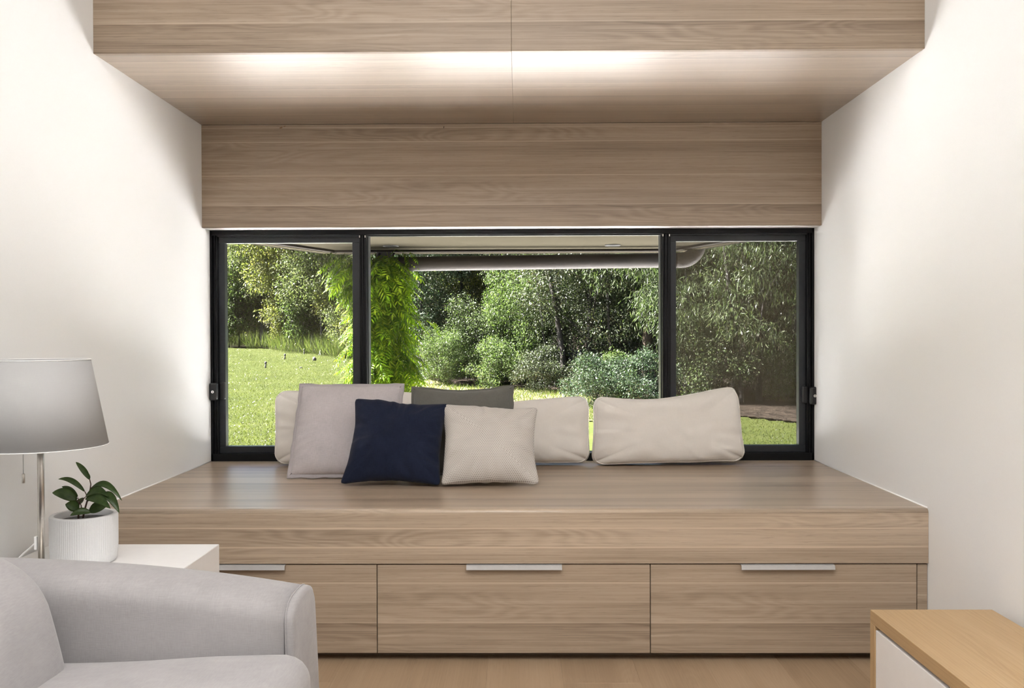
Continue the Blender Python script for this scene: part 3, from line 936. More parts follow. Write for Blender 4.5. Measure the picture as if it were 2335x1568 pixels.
for li, (b, t, wpx, d0, d1, arch) in enumerate(leaves):
    p0, p1 = at(b[0], b[1], PD + d0), at(t[0], t[1], PD + d1)
    wid = wpx * PD / FPX
    ax = (p1 - p0)
    L = ax.length
    up = Vector((0, 0, 1))
    side = ax.cross(Vector((0, 1, 0))).normalized()
    if side.z < 0: side = -side
    side = (side * 0.85 + Vector((0.0, 0.5, 0.0))).normalized()
    side = (side - ax.normalized() * side.dot(ax.normalized())).normalized()
    nrm = ax.cross(side).normalized()
    if nrm.z < 0: nrm = -nrm
    bm = bmesh.new()
    uvl = bm.loops.layers.uv.new('UVMap')
    NI, NJ = 14, 6
    gr = []
    for i in range(NI + 1):
        s = i / NI
        c = p0 + ax * s + up * arch * 4 * s * (1 - s)
        half = wid / 2 * (max(0.0, math.sin(PI * min(1, s * 0.97 + 0.03) ** 0.85)) ** 0.75) + 0.0004
        row = []
        for j in range(NJ + 1):
            q = -1 + 2 * j / NJ
            row.append(bm.verts.new(c + side * q * half + nrm * (abs(q) ** 1.5) * half * 0.22))
        gr.append(row)
    for i in range(NI):
        for j in range(NJ):
            f = bm.faces.new((gr[i][j], gr[i + 1][j], gr[i + 1][j + 1], gr[i][j + 1]))
            for lp, (a, c) in zip(f.loops, ((i, j), (i + 1, j), (i + 1, j + 1), (i, j + 1))):
                lp[uvl].uv = (c / NJ, a / NI)
    bmesh.ops.solidify(bm, geom=bm.faces[:], thickness=0.0006)
    from_bm('leaf', bm, M['house_leaf'], plant, True)
def stem(pp, r0, r1):
    pts = [at(p[0], p[1], PD + p[2]) for p in pp]
    tube('stem', pts, [r0 + (r1 - r0) * i / (len(pts) - 1) for i in range(len(pts))], M['stem'], plant, 8)
stem([(189, 1180, 0), (195, 1155, 0), (200, 1138, 0), (206, 1114, 0), (207, 1103, 0), (204, 1091, 0)], 0.0028, 0.0012)
stem([(179, 1182, -0.005), (179, 1158, -0.005), (181, 1145, 0), (196, 1132, -0.004)], 0.0026, 0.0012)
stem([(200, 1138, 0), (196, 1125, 0), (192, 1118, 0)], 0.0015, 0.001)
stem([(206, 1114, 0), (213, 1108, -0.003)], 0.0014, 0.001)
stem([(188, 1172, 0), (185, 1152, 0.003), (177, 1134, 0.008)], 0.0018, 0.001)
stem([(179, 1158, -0.005), (178, 1145, -0.005), (174, 1140, -0.006)], 0.0018, 0.001)
stem([(199, 1142, 0), (215, 1136, -0.008), (236, 1124, -0.015)], 0.0018, 0.001)

# ------------------------------------------------------------------ armchair (faces right, far arm towards the window)
ac = empty('armchair', (-0.85, 1.25, 0), 'pale grey upholstered armchair with sloping rounded arms', 'armchair')
def loft(name, secs, mat, parent, smooth=True, cap=True, sub=0):
    bm = bmesh.new()
    rr = [[bm.verts.new(p) for p in s] for s in secs]
    n = len(rr[0])
    for a, b in zip(rr[:-1], rr[1:]):
        for k in range(n):
            bm.faces.new((a[k], a[(k + 1) % n], b[(k + 1) % n], b[k]))
    if cap:
        bm.faces.new(rr[0][::-1]); bm.faces.new(rr[-1])
    o = from_bm(name, bm, mat, parent, smooth)
    return o


def arm_section(X, yi, yo, ztop, zbot, crown, bul):
    """closed loop in the Y-Z plane: inner face at yi, outer face at yo, domed top"""
    pts = []
    yc, hw = (yi + yo) / 2, (yo - yi) / 2
    nT = 16
    pts.append(Vector((X, yi + hw * 0.15, zbot)))
    for q in range(5):
        z = zbot + (ztop - crown - zbot) * (q + 0.5) / 5
        pts.append(Vector((X, yi - bul * math.sin((q + 0.5) / 5 * PI), z)))
    for q in range(nT + 1):
        a = PI - PI * q / nT
        ca, sa = math.cos(a), math.sin(a)
        sx = math.copysign(abs(ca) ** 0.62, ca)
        sz = abs(sa) ** 0.75
        pts.append(Vector((X, yc + hw * sx, ztop - crown + crown * sz)))
    for q in range(5):
        z = ztop - crown - (ztop - crown - zbot) * (q + 0.5) / 5
        pts.append(Vector((X, yo + bul * math.sin((q + 0.5) / 5 * PI), z)))
    pts.append(Vector((X, yo - hw * 0.15, zbot)))
    return pts


def arm_top(X):        # silhouette height of the arm, falling to the front
    tt = (X + 1.2) / 0.77
    return 0.612 - 0.014 * tt - 0.048 * max(0, tt) ** 2.6


def make_arm(yi, yo):
    secs = []
    for i in range(22):
        X = -1.30 + (0.855) * i / 21
        secs.append(arm_section(X, yi, yo, arm_top(X), 0.075, 0.055, 0.006))
    loft('arm', secs, M['sofa'], ac)
    # separate front panel, slightly inset with a piped seam
    fr = []
    for X, k, dz in ((-0.4452, 1.0, 0.0), (-0.438, 1.0, 0.0), (-0.431, 0.99, -0.002), (-0.428, 0.94, -0.010)):
        s = arm_section(X, yi, yo, arm_top(-0.445) + dz, 0.075, 0.055, 0.006)
        yc = (yi + yo) / 2
        out = []
        for p in s:
            z_rel = (p.z - 0.075) / 0.48
            out.append(Vector((p.x + 0.016 * (1 - z_rel), yc + (p.y - yc) * k, p.z)))
        fr.append(out)
    fp = loft('arm_front', fr, M['sofa'], ac)
    s = arm_section(-0.4445, yi, yo, arm_top(-0.445) + 0.0006, 0.075, 0.0555, 0.0065)
    pts = s[1:-1]
    o = tube('seam', [p + Vector((0.001 + 0.016 * (1 - (p.z - 0.075) / 0.48), 0, 0)) for p in pts], 0.0014, M['sofa'], None, 6)
    o.parent = fp; o.data.transform(Matrix.Translation(-root_loc(fp)))


make_arm(1.635, 1.815)
make_arm(0.685, 0.865)


def soft_box(name, x0, x1, y0, y1, z0, z1, r, mat, parent, crown=(0, 0, 0), n=18, fn=None, seed=0):
    """upholstered block: rounded box with domed faces"""
    bm = bmesh.new()
    bmesh.ops.create_cube(bm, size=2.0)
    bmesh.ops.subdivide_edges(bm, edges=bm.edges[:], cuts=n, use_grid_fill=True)
    cx, cy, cz = (x0 + x1) / 2, (y0 + y1) / 2, (z0 + z1) / 2
    h = Vector(((x1 - x0) / 2, (y1 - y0) / 2, (z1 - z0) / 2))
    for v in bm.verts:
        q = Vector((math.sin(v.co.x * PI / 2), math.sin(v.co.y * PI / 2), math.sin(v.co.z * PI / 2)))
        p = Vector((q.x * h.x, q.y * h.y, q.z * h.z))
        inner = Vector((max(-h.x + r, min(h.x - r, p.x)), max(-h.y + r, min(h.y - r, p.y)), max(-h.z + r, min(h.z - r, p.z))))
        d = p - inner
        if d.length > 1e-9:
            p = inner + d.normalized() * r
        f = [(1 - (p.y / h.y) ** 2) * (1 - (p.z / h.z) ** 2), (1 - (p.x / h.x) ** 2) * (1 - (p.z / h.z) ** 2), (1 - (p.x / h.x) ** 2) * (1 - (p.y / h.y) ** 2)]
        for a in range(3):
            f[a] = max(0, f[a])
            p[a] += crown[a] * f[a] * (1 if p[a] > 0 else -1) * min(1, abs(p[a] / h[a]) * 1.2)
        nz = noise.noise(p * 6 + Vector((seed, 0, 0))) * 0.004
        p += Vector((nz, nz * 0.5, nz))
        if fn: p = fn(p, h)
        v.co = p + Vector((cx, cy, cz))
    return from_bm(name, bm, mat, parent, True)


soft_box('seat_base', -1.25, -0.455, 0.87, 1.630, 0.07, 0.30, 0.02, M['sofa'], ac)
sc_ = soft_box('seat_cushion', -1.02, -0.385, 0.875, 1.628, 0.302, 0.462, 0.05, M['sofa'], ac, crown=(0.012, 0, 0.022), n=22, seed=3, fn=lambda p, h: Vector((p.x, p.y, p.z + 0.012 * max(-1, min(1, p.x / h.x)) * (1 if p.z > 0 else 0))))
soft_box('back_frame', -1.32, -0.962, 0.872, 1.632, 0.08, 0.70, 0.05, M['sofa'], ac, crown=(0.01, 0, 0.01))
def lean(p, h):
    p = p.copy()
    p.x -= (p.z + h.z) * 0.30
    return p
soft_box('back_cushion', -1.02, -0.785, 0.88, 1.625, 0.36, 0.675, 0.11, M['sofa'], ac, crown=(0.03, 0.0, 0.02), n=22, fn=lean, seed=7)
for xx in (-1.24, -0.55):
    for yy in (0.78, 1.72):
        lathe('leg', [(0, 0), (0.018, 0), (0.024, 0.076), (0, 0.076)], xx, yy, M['bark_dark'], ac, 16)

# ------------------------------------------------------------------ sideboard on the right
SD = 2.38
s0 = at(1984, 1391, SD); s1 = at(2262, 1387, SD)
sx0, sx1, sz = s0.x, s1.x, (s0.z + s1.z) / 2
sb = empty('sideboard', ((sx0 + sx1) / 2, 1.4, 0), 'low honey oak sideboard with white drawer fronts along the right wall', 'sideboard')
yf = 0.42
box('top', sx0, sx1, yf, SD, sz - 0.034, sz, M['oak_warm'], sb, 0.0012)
box('end_panel', sx0, sx1, SD - 0.033, SD, 0.0, sz - 0.0342, M['oak_warm_z'], sb, 0.001)
box('end_panel', sx0, sx1, yf, yf + 0.033, 0.0, sz - 0.0342, M['oak_warm_z'], sb, 0.001)
box('plinth', sx0 + 0.02, sx1, yf + 0.034, SD - 0.034, 0.0, 0.03, M['oak_warm'], sb)
box('back_panel', sx1 - 0.012, sx1, yf + 0.034, SD - 0.034, 0.031, sz - 0.035, M['oak_warm'], sb)
ya, yb = yf + 0.0345, SD - 0.0345
for q in range(3):
    w3 = (yb - ya) / 3
    box('drawer_front', sx0 + 0.001, sx0 + 0.019, ya + q * w3 + 0.0015, ya + (q + 1) * w3 - 0.0015, 0.032, sz - 0.044, M['white_lac'], sb, 0.0012)

# ------------------------------------------------------------------ outside: ground
def gz(x, y):
    return GND + 0.036 * max(0.0, y - 10) + 0.05 * noise.noise(Vector((x * 0.25, y * 0.25, 0))) * min(1, max(0, (y - 9) / 4))


def gpix(x, y):
    """where the sight line through a photo pixel meets the sloping ground"""
    d = CAM_R @ Vector(((x - 1167.5) / FPX, (784.0 - y) / FPX, -1.0))
    D = 6.0
    while D < 60:
        p = d * (D / d.y) + Vector((0, 0, EYE))
        if p.z <= gz(p.x, p.y): return p
        D += 0.05
    return p


def edge_y(x):         # front of the woodland
    pts = [(-40, 37), (-11.0, 35.8), (-6.6, 30.4), (-5.0, 27), (-3.0, 21.5), (-1.4, 18.9), (0.9, 17.2), (2.0, 13.8), (4.0, 12.6), (8, 12.2), (40, 12)]
    for (a, b), (c, d) in zip(pts[:-1], pts[1:]):
        if a <= x <= c:
            return b + (d - b) * (x - a) / (c - a) + 0.25 * noise.noise(Vector((x * 1.3, 0, 5)))
    return 12


def ground(name, mat, test, x0, x1, y0, y1, st, label, lift=0.0):
    kind = 'structure'
    bm = bmesh.new()
    nx, ny = int((x1 - x0) / st), int((y1 - y0) / st)
    vs = {}
    def V(i, j):
        if (i, j) not in vs:
            X = x0 + i * st; Y = y0 + j * st
            vs[(i, j)] = bm.verts.new((X, Y, gz(X, Y) + lift))
        return vs[(i, j)]
    for i in range(nx):
        for j in range(ny):
            X, Y = x0 + (i + .5) * st, y0 + (j + .5) * st
            if test(X, Y):
                bm.faces.new((V(i, j), V(i + 1, j), V(i + 1, j + 1), V(i, j + 1)))
    bmesh.ops.solidify(bm, geom=bm.faces[:], thickness=0.06)
    o = from_bm(name, bm, mat, None, True)
    tag(o, label, None, None, kind)
    return o


def straw_zone(x, y):
    return y < edge_y(x) and y > edge_y(x) - 4.2 - 0.8 * noise.noise(Vector((x, y, 0))) and -3.2 < x + 0.4 * noise.noise(Vector((x * 2, y * 2, 3))) < 2.1
ground('ground_lawn', M['lawn'], lambda x, y: True, -30, 24, 8.62, 38, 0.3, 'bright green mown lawn sloping up to the trees')
ground('ground_straw', M['straw'], straw_zone, -6, 6, 8.4, 34, 0.1, 'dry straw and leaf strip at the edge of the woodland', 0.012)
ground('ground_forest', M['litter'], lambda x, y: y >= edge_y(x), -30, 24, 11, 48, 0.2, 'brown leaf litter floor under the woodland', 0.02)
# paved terrace outside the window
ter = box('terrace', -6.0, 6.0, YEXT, 8.62, GND - 0.2, GND - 0.03, M['dark_gap'])
tag(ter, 'pale paved terrace below the window', kind='structure')
pv = None
for i in range(20):
    for j in range(8):
        if pv is None:
            pv = box('paver', 0.003, 0.597, 0.003, 0.567, -0.03, 0.0, M['paving'], None, 0.004, 1)
            o = pv
        else:
            o = bpy.data.objects.new('paver', pv.data)
            COL.objects.link(o)
        o.parent = ter
        o.location = (-6.0 + i * 0.6, YEXT + 0.05 + j * 0.57, GND)

# ------------------------------------------------------------------ veranda roof, post, pipe
ZE = EYE + 0.555
ev = empty('eave_roof', (0, 4.6, ZE), 'beige lined eave with dark fascia outside the window', kind='structure')
eL, eR = at(757, 573, 5.68), at(1543, 573, 5.62)
YE = 5.66
XEL, XER = eL.x, eR.x
poly = [(-3.6, YEXT), (-3.4, 4.75), (XEL - 0.30, YE - 0.66), (XEL, YE), (XER, YE), (XER + 0.26, YE - 0.66), (3.4, 4.75), (3.6, YEXT)]  # unseen flare beside the wall widened to keep direct sun out
def prism(name, pl, z0, z1, mat, parent):
    bm = bmesh.new()
    a = [bm.verts.new((p[0], p[1], z0)) for p in pl]
    b = [bm.verts.new((p[0], p[1], z1)) for p in pl]
    n = len(pl)
    for k in range(n):
        bm.faces.new((a[k], a[(k + 1) % n], b[(k + 1) % n], b[k]))
    bm.faces.new(a[::-1]); bm.faces.new(b)
    return from_bm(name, bm, mat, parent)
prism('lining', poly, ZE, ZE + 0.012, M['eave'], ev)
prism('roof_slab', poly, ZE + 0.013, ZE + 0.20, M['eave_dark'], ev)
for k in range(2, 5):
    a, b = Vector((*poly[k], 0)), Vector((*poly[k + 1], 0))
    d = (b - a).normalized(); nn_ = Vector((-d.y, d.x, 0))
    def quad(o0, o1): return [(a + nn_ * o0).to_tuple()[:2], (b + nn_ * o0).to_tuple()[:2], (b + nn_ * o1).to_tuple()[:2], (a + nn_ * o1).to_tuple()[:2]]
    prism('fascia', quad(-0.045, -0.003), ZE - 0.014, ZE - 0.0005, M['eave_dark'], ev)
    prism('gutter_lip', quad(0.002, 0.06), ZE - 0.016, ZE - 0.006, M['eave'], ev)
    prism('gutter', quad(0.062, 0.07), ZE - 0.018, ZE + 0.05, M['eave_dark'], ev)
for (x, y) in ((891, 560), (1397, 558)):
    d = CAM_R @ Vector(((x - 1167.5) / FPX, (784.0 - y) / FPX, -1.0))
    p = d * ((ZE - EYE) / d.z)
    dl = lathe('downlight_ring', [(0.048, ZE - 0.0005), (0.048, ZE - 0.006), (0.036, ZE - 0.006), (0.034, ZE - 0.001), (0.0, ZE - 0.001)], p.x, p.y, M['downlight'], ev, 28)
PO = at(878, 800, 5.55)
post = box('veranda_post', PO.x - 0.045, PO.x + 0.045, PO.y - 0.045, PO.y + 0.045, GND, ZE - 0.024, M['post'], None, 0.004)
tag(post, 'dark veranda post wrapped in green climbing vine', 'post')
pl_, pr_ = at(905, 602, 5.52), at(1560, 593, 5.52)
pipe = empty('drain_pipe', tuple(pl_), 'thick grey brown drain pipe running under the eave', 'pipe')
pts = [pl_ + Vector((-0.02, 0, 0)), pl_, pr_ - Vector((0.05, 0, 0))]
ebx = at(1597, 560, 5.52)
Rb = ebx.x - pr_.x + 0.02
for q in range(9):
    a = -PI / 2 + q * (PI / 2) / 8
    pts.append(Vector((pr_.x - 0.02 + Rb * math.cos(a), pr_.y + 0.06 * q / 8, pr_.z + Rb + Rb * math.sin(a))))
pts.append(pts[-1] + Vector((0, 0.02, 0.10)))
tube('tube', pts[:3], 0.0455, M['pipe'], pipe, 32)
tube('elbow', pts[2:], 0.0485, M['pipe'], pipe, 32)

# ------------------------------------------------------------------ foliage
def leaf_mesh(name, pos, axis, nrm, length, width, mat_slots=1, fold=0.15):
    """many small folded diamond leaves from numpy arrays"""
    N = len(pos)
    axis = axis / np.linalg.norm(axis, axis=1, keepdims=True)
    side = np.cross(axis, nrm)
    side /= np.linalg.norm(side, axis=1, keepdims=True) + 1e-9
    up = np.cross(side, axis)
    L = length[:, None]; Wd = width[:, None]
    v = np.empty((N, 4, 3))
    v[:, 0] = pos
    v[:, 1] = pos + axis * L * 0.45 + side * Wd * 0.5 + up * Wd * fold
    v[:, 2] = pos + axis * L
    v[:, 3] = pos + axis * L * 0.45 - side * Wd * 0.5 + up * Wd * fold
    me = bpy.data.meshes.new(name)
    me.vertices.add(N * 4)
    me.vertices.foreach_set('co', v.reshape(-1))
    base = np.arange(N)[:, None] * 4
    tri = np.concatenate([base + np.array([0, 1, 2]), base + np.array([0, 2, 3])], axis=1).reshape(-1)
    me.loops.add(N * 6)
    me.loops.foreach_set('vertex_index', tri)
    me.polygons.add(N * 2)
    me.polygons.foreach_set('loop_start', np.arange(N * 2) * 3)
    me.polygons.foreach_set('loop_total', np.full(N * 2, 3))
    me.update(calc_edges=True)
    return me


def crown_mesh(name, seed, blobs, n, L, Wd, droop=0.3, spread=0.16, per=7, shell=0.55):
    r = np.random.default_rng(seed)
    B = np.array(blobs, float)
    wgt = (B[:, 3] * B[:, 4] + B[:, 4] * B[:, 5] + B[:, 3] * B[:, 5])
    ns = n // per
    bi = r.choice(len(B), ns, p=wgt / wgt.sum())
    d = r.normal(size=(ns, 3)); d /= np.linalg.norm(d, axis=1, keepdims=True)
    rad = shell + (1.05 - shell) * r.random(ns) ** 0.6
    rad = np.where(r.random(ns) < 0.16, rad * (1 + 0.55 * r.random(ns)), rad)      # stray shoots break the outline
    c = B[bi, :3] + d * B[bi, 3:6] * rad[:, None]
    # every sprig carries a fan of leaves round its own direction
    sd = d * 0.7 + r.normal(size=(ns, 3)) * 0.5 + np.array([0, 0, -droop])
    sd /= np.linalg.norm(sd, axis=1, keepdims=True)
    c = np.repeat(c, per, 0); sd = np.repeat(sd, per, 0)
    N = len(c)
    pos = c + sd * (r.random((N, 1)) * spread * 1.3) + r.normal(size=(N, 3)) * spread * 0.28
    ax = sd * 0.6 + r.normal(size=(N, 3)) * 0.6 + np.array([0, 0, -droop * 0.8])
    nr = np.array([0, 0, 1.0]) + r.normal(size=(N, 3)) * 0.55
    return leaf_mesh(name, pos, ax, nr, L * (0.65 + 0.7 * r.random(N)), Wd * (0.7 + 0.6 * r.random(N)))


def blobset(seed, n, cx, cz, rx, rz, br):
    r = random.Random(seed)
    out = []
    while len(out) < n:
        a = r.uniform(-1, 1); b = r.uniform(-1, 1); c = r.uniform(-1, 1)
        if a * a + b * b + c * c > 1: continue
        s = br * r.uniform(0.5, 1.5)
        out.append((cx + a * rx, b * rx, cz + c * rz, s, s, s * r.uniform(0.55, 0.85)))
    return out


def trunk_mesh(name, seed, h, r0, lean=0.0, branches=6, blobs=None, wob=0.12):
    rg = random.Random(seed)
    bm = bmesh.new()
    pts = []
    for i in range(9):
        s = i / 8
        pts.append(Vector((lean * s * h + rg.uniform(-wob, wob) * s, rg.uniform(-wob, wob) * s, s * h - 0.08)))
    tube_bm(bm, pts, [r0 * (1.25 - 1.05 * i / 8) if i else r0 * 1.5 for i in range(9)], 9)
    if blobs:
        for b in rg.sample(blobs, min(branches, len(blobs))):
            k = rg.randint(2, 6)
            e = Vector(b[:3])
            m_ = pts[k].lerp(e, 0.5) + Vector((rg.uniform(-.1, .1), rg.uniform(-.1, .1), 0.12))
            tube_bm(bm, [pts[k], m_, e], [r0 * 0.42, r0 * 0.28, r0 * 0.1], 6)
    me = bpy.data.meshes.new(name)
    bmesh.ops.recalc_face_normals(bm, faces=bm.faces)
    bm.to_mesh(me); bm.free()
    me.polygons.foreach_set('use_smooth', [True] * len(me.polygons))
    return me


KINDS = {}
def kind(key, seed, h, blobs, n, L, Wd, r0, droop=0.3, spread=0.16, per=7, shell=0.55, branches=8, lean=0.0):
    KINDS[key] = (crown_mesh('crown', seed, blobs, n, L, Wd, droop, spread, per, shell), trunk_mesh('trunk', seed, h, r0, lean, branches, blobs))


# airy olive gums of the far left (7 m)
kind('gum_a', 11, 6.0, blobset(1, 40, 0, 4.0, 1.8, 2.9, 0.46), 30000, 0.1, 0.038, 0.075, 0.35, 0.22, shell=0.2)
kind('gum_b', 12, 5.5, blobset(2, 36, 0, 3.5, 1.6, 2.8, 0.45), 28000, 0.1, 0.042, 0.06, 0.3, 0.22, shell=0.2)
kind('sapling', 13, 3.2, blobset(3, 12, 0, 2.0, 0.8, 1.5, 0.42), 9000, 0.12, 0.055, 0.03, 0.35, 0.18, shell=0.2)
# woodland trees of the middle (6 m), leaves all the way down
kind('wood_a', 21, 5.6, blobset(4, 48, 0, 3.2, 1.6, 2.8, 0.44), 44000, 0.075, 0.03, 0.08, 0.25, 0.17)
kind('wood_b', 22, 5.8, blobset(5, 50, 0, 3.4, 1.7, 3.0, 0.42), 44000, 0.08, 0.028, 0.07, 0.3, 0.17)
kind('round_bush', 23, 2.0, blobset(6, 44, 0, 1.25, 1.05, 1.25, 0.22), 30000, 0.055, 0.023, 0.03, 0.2, 0.14)
kind('low_bush', 24, 1.0, blobset(7, 30, 0, 0.62, 0.80, 0.62, 0.15), 15000, 0.052, 0.021, 0.02, 0.2, 0.12)
# trees with long drooping leaves on the right
kind('droop_a', 31, 5.6, blobset(8, 30, 0, 3.0, 1.4, 2.3, 0.55), 34000, 0.135, 0.017, 0.06, 0.75, 0.18, 8)
kind('droop_b', 32, 5.6, blobset(9, 26, 0, 3.6, 1.3, 2.2, 0.55), 30000, 0.135, 0.018, 0.07, 0.7, 0.18, 8)
_r = random.Random(77)


def plant_tree(px, D, key, s, mat, label, group=None, bark='bark_dark', name='tree', cat='tree', rz=None, sz=None):
    X = at(px, 766, D).x
    t = empty(name, (X, D, gz(X, D)), label, cat, group, rot=(0, 0, _r.uniform(0, 6.28) if rz is None else rz))
    t.scale = (s, s, sz or s)
    cm, tm = KINDS[key]
    for nm, me, mm in (('crown', cm, M[mat]), ('trunk', tm, M[bark])):
        if not me.materials: me.materials.append(mm)
        o = bpy.data.objects.new(nm, me)
        COL.objects.link(o)
        o.parent = t
        o.material_slots[0].link = 'OBJECT'
        o.material_slots[0].material = mm
    return t


G1, G2, G3 = 'olive trees beyond the lawn', 'woodland trees behind the bushes', 'drooping trees at the right'
# far left, seen through the left sash
plant_tree(598, 35.4, 'gum_a', 1.0, 'leaf_grey', 'slim dark-trunked tree in the middle of the left sash', G1, rz=0.3)
plant_tree(532, 37.8, 'gum_b', 0.95, 'leaf_olive', 'olive tree nearest the left edge of the left sash', G1)
plant_tree(668, 33.2, 'gum_b', 1.05, 'leaf_olive', 'olive tree right of the slim dark trunk', G1)
plant_tree(735, 31.2, 'gum_a', 0.95, 'leaf_grey', 'grey green tree beside the vine in the left sash', G1)
plant_tree(545, 36.0, 'sapling', 1.0, 'leaf_green', 'leafy green sapling low at the left sash edge', G1)
plant_tree(522, 35.6, 'sapling', 0.75, 'leaf_green', 'broad leaved sapling at the very left of the lawn edge', G1)
plant_tree(690, 32.2, 'sapling', 0.8, 'leaf_green', 'broad leaved sapling right of the lawn middle', G1)
plant_tree(640, 34.0, 'sapling', 0.6, 'leaf_olive', 'thin olive sapling at the lawn edge', G1, bark='bark_grey')
for (x, D, kk, s, mm) in ((560, 42.5, 'gum_b', 1.35, 'leaf_olive'), (625, 40.5, 'gum_a', 1.4, 'leaf_grey'), (695, 38.5, 'gum_b', 1.4, 'leaf_olive'),
                          (765, 36.5, 'gum_a', 1.3, 'leaf_olive'), (830, 34.5, 'gum_b', 1.3, 'leaf_grey'), (515, 45.0, 'gum_a', 1.45, 'leaf_grey'), (455, 45.5, 'gum_b', 1.5, 'leaf_olive'), (395, 46, 'gum_a', 1.5, 'leaf_grey'), (335, 46, 'gum_b', 1.5, 'leaf_olive'), (275, 46, 'gum_a', 1.5, 'leaf_grey'), (215, 46, 'gum_b', 1.5, 'leaf_olive'), (890, 33, 'gum_a', 1.2, 'leaf_olive'),
                          (800, 32, 'sapling', 1.0, 'leaf_grey'), (850, 30, 'sapling', 1.1, 'leaf_olive'), (900, 27, 'wood_a', 0.9, 'leaf_olive'), (945, 24, 'wood_b', 0.9, 'leaf_dark')):
    plant_tree(x, D, kk, s, mm, 'background tree filling the gaps behind the olive trees', 'background trees at the left')
for i_, (x, D, s, mm) in enumerate(((505, 39.5, 1.2, 'leaf_olive'), (565, 38.4, 1.0, 'leaf_grey'), (622, 37.0, 1.1, 'leaf_olive'), (690, 35.0, 1.0, 'leaf_olive'), (712, 34.2, 1.1, 'leaf_grey'), (765, 32.6, 1.2, 'leaf_olive'), (800, 31.2, 1.2, 'leaf_olive'), (838, 30, 1.2, 'leaf_grey'), (875, 28.5, 1.2, 'leaf_olive'), (912, 26.0, 1.1, 'leaf_olive'))):
    plant_tree(x, D, 'round_bush', s, mm, 'scrubby olive bush in the thicket behind the tall grass', 'thicket behind the tall grass', name='bush', cat='bush')
# middle
plant_tree(1016, 18.9, 'round_bush', 0.52, 'leaf_green', 'bright green bush right of the vine', 'sunlit bushes', name='bush', cat='bush')
plant_tree(1185, 19.0, 'round_bush', 0.74, 'leaf_green', 'large bright green bush in the middle of the window', 'sunlit bushes', name='bush', cat='bush', sz=1.12)
plant_tree(1095, 19.6, 'round_bush', 0.8, 'leaf_long', 'loose green bush between the two bright bushes', 'sunlit bushes', name='bush', cat='bush')
plant_tree(960, 21.0, 'wood_a', 0.75, 'leaf_blue', 'blue green tree just right of the vine', G2)
plant_tree(1055, 21.5, 'wood_b', 0.8, 'leaf_dark', 'dark tree above the bright bushes', G2)
plant_tree(1150, 22.0, 'wood_a', 0.85, 'leaf_olive', 'olive tree behind the large bright bush', G2)
plant_tree(1235, 20.6, 'wood_b', 0.75, 'leaf_long', 'green tree left of the leaning trunk', G2)
plant_tree(1345, 17.5, 'wood_a', 0.78, 'leaf_dark', 'dark glossy tree right of the leaning trunk', G2, rz=1.0)
plant_tree(1420, 18.2, 'wood_b', 0.8, 'leaf_dark', 'dark tree left of the ochre trunk', G2)
plant_tree(1490, 17.0, 'droop_b', 0.8, 'leaf_long', 'long leaved tree beside the right mullion', G2)
plant_tree(1360, 14.6, 'low_bush', 0.66, 'leaf_blue', 'blue green bush above the gap of the right cushions', 'low bushes', name='bush', cat='bush')
plant_tree(1458, 14.4, 'low_bush', 0.72, 'leaf_blue', 'blue green bush left of the right mullion', 'low bushes', name='bush', cat='bush')
plant_tree(1412, 15.6, 'low_bush', 0.66, 'leaf_green', 'green bush between the two blue green bushes', 'low bushes', name='bush', cat='bush')
plant_tree(1120, 18.3, 'low_bush', 0.8, 'leaf_green', 'small green bush at the foot of the large bright bush', 'low bushes', name='bush', cat='bush')
plant_tree(1232, 17.4, 'low_bush', 0.7, 'leaf_dark', 'small dark bush left of the leaning trunk', 'low bushes', name='bush', cat='bush')
for (x, D, kk, s, mm) in ((1000, 25, 'wood_b', 1.15, 'leaf_dark'), (1075, 26, 'wood_a', 1.2, 'leaf_olive'), (1150, 27, 'wood_b', 1.3, 'leaf_dark'), (1220, 25, 'wood_a', 1.2, 'leaf_dark'), (1290, 24, 'wood_b', 1.15, 'leaf_dark'),
                          (1370, 23, 'wood_a', 1.2, 'leaf_dark'), (1440, 23, 'wood_b', 1.2, 'leaf_dark'), (1510, 22, 'wood_a', 1.1, 'leaf_dark'), (1590, 22, 'wood_b', 1.1, 'leaf_dark'), (1670, 22, 'wood_a', 1.15, 'leaf_dark'),
                          (1750, 21.5, 'wood_b', 1.1, 'leaf_dark'), (1830, 21, 'wood_a', 1.1, 'leaf_dark'), (1910, 20, 'wood_b', 1.1, 'leaf_dark'), (1105, 31, 'wood_a', 1.6, 'leaf_olive'), (1250, 31, 'wood_b', 1.6, 'leaf_dark'),
                          (1400, 30, 'wood_a', 1.6, 'leaf_dark'), (1560, 29, 'wood_b', 1.6, 'leaf_dark'), (1720, 28, 'wood_a', 1.6, 'leaf_dark'), (960, 31, 'wood_b', 1.5, 'leaf_olive'), (1860, 27, 'wood_b', 1.6, 'leaf_dark')):
    plant_tree(x, D, kk, s, mm, 'background tree deep in the dark woodland', 'background trees of the woodland')
# right sash
plant_tree(1565, 16.0, 'droop_a', 0.72, 'leaf_long', 'long leaved tree behind the left part of the right sash', G3)
plant_tree(1640, 16.5, 'droop_b', 0.78, 'leaf_long', 'long leaved tree in the middle of the right sash', G3)
plant_tree(1730, 15.2, 'droop_a', 0.74, 'leaf_long', 'sunlit long leaved tree in front of the pale trunk', G3)
plant_tree(1810, 16.0, 'droop_b', 0.78, 'leaf_blue', 'blue green tree at the right edge of the right sash', G3)
plant_tree(1610, 15.4, 'low_bush', 1.0, 'leaf_long', 'small bush at the foot of the long leaved trees', 'low bushes', name='bush', cat='bush')
plant_tree(1775, 15.3, 'round_bush', 0.42, 'leaf_green', 'light green bush low in the right sash', 'low bushes', name='bush', cat='bush')
plant_tree(1900, 15.5, 'droop_a', 0.8, 'leaf_long', 'long leaved tree just outside the right sash', G3)


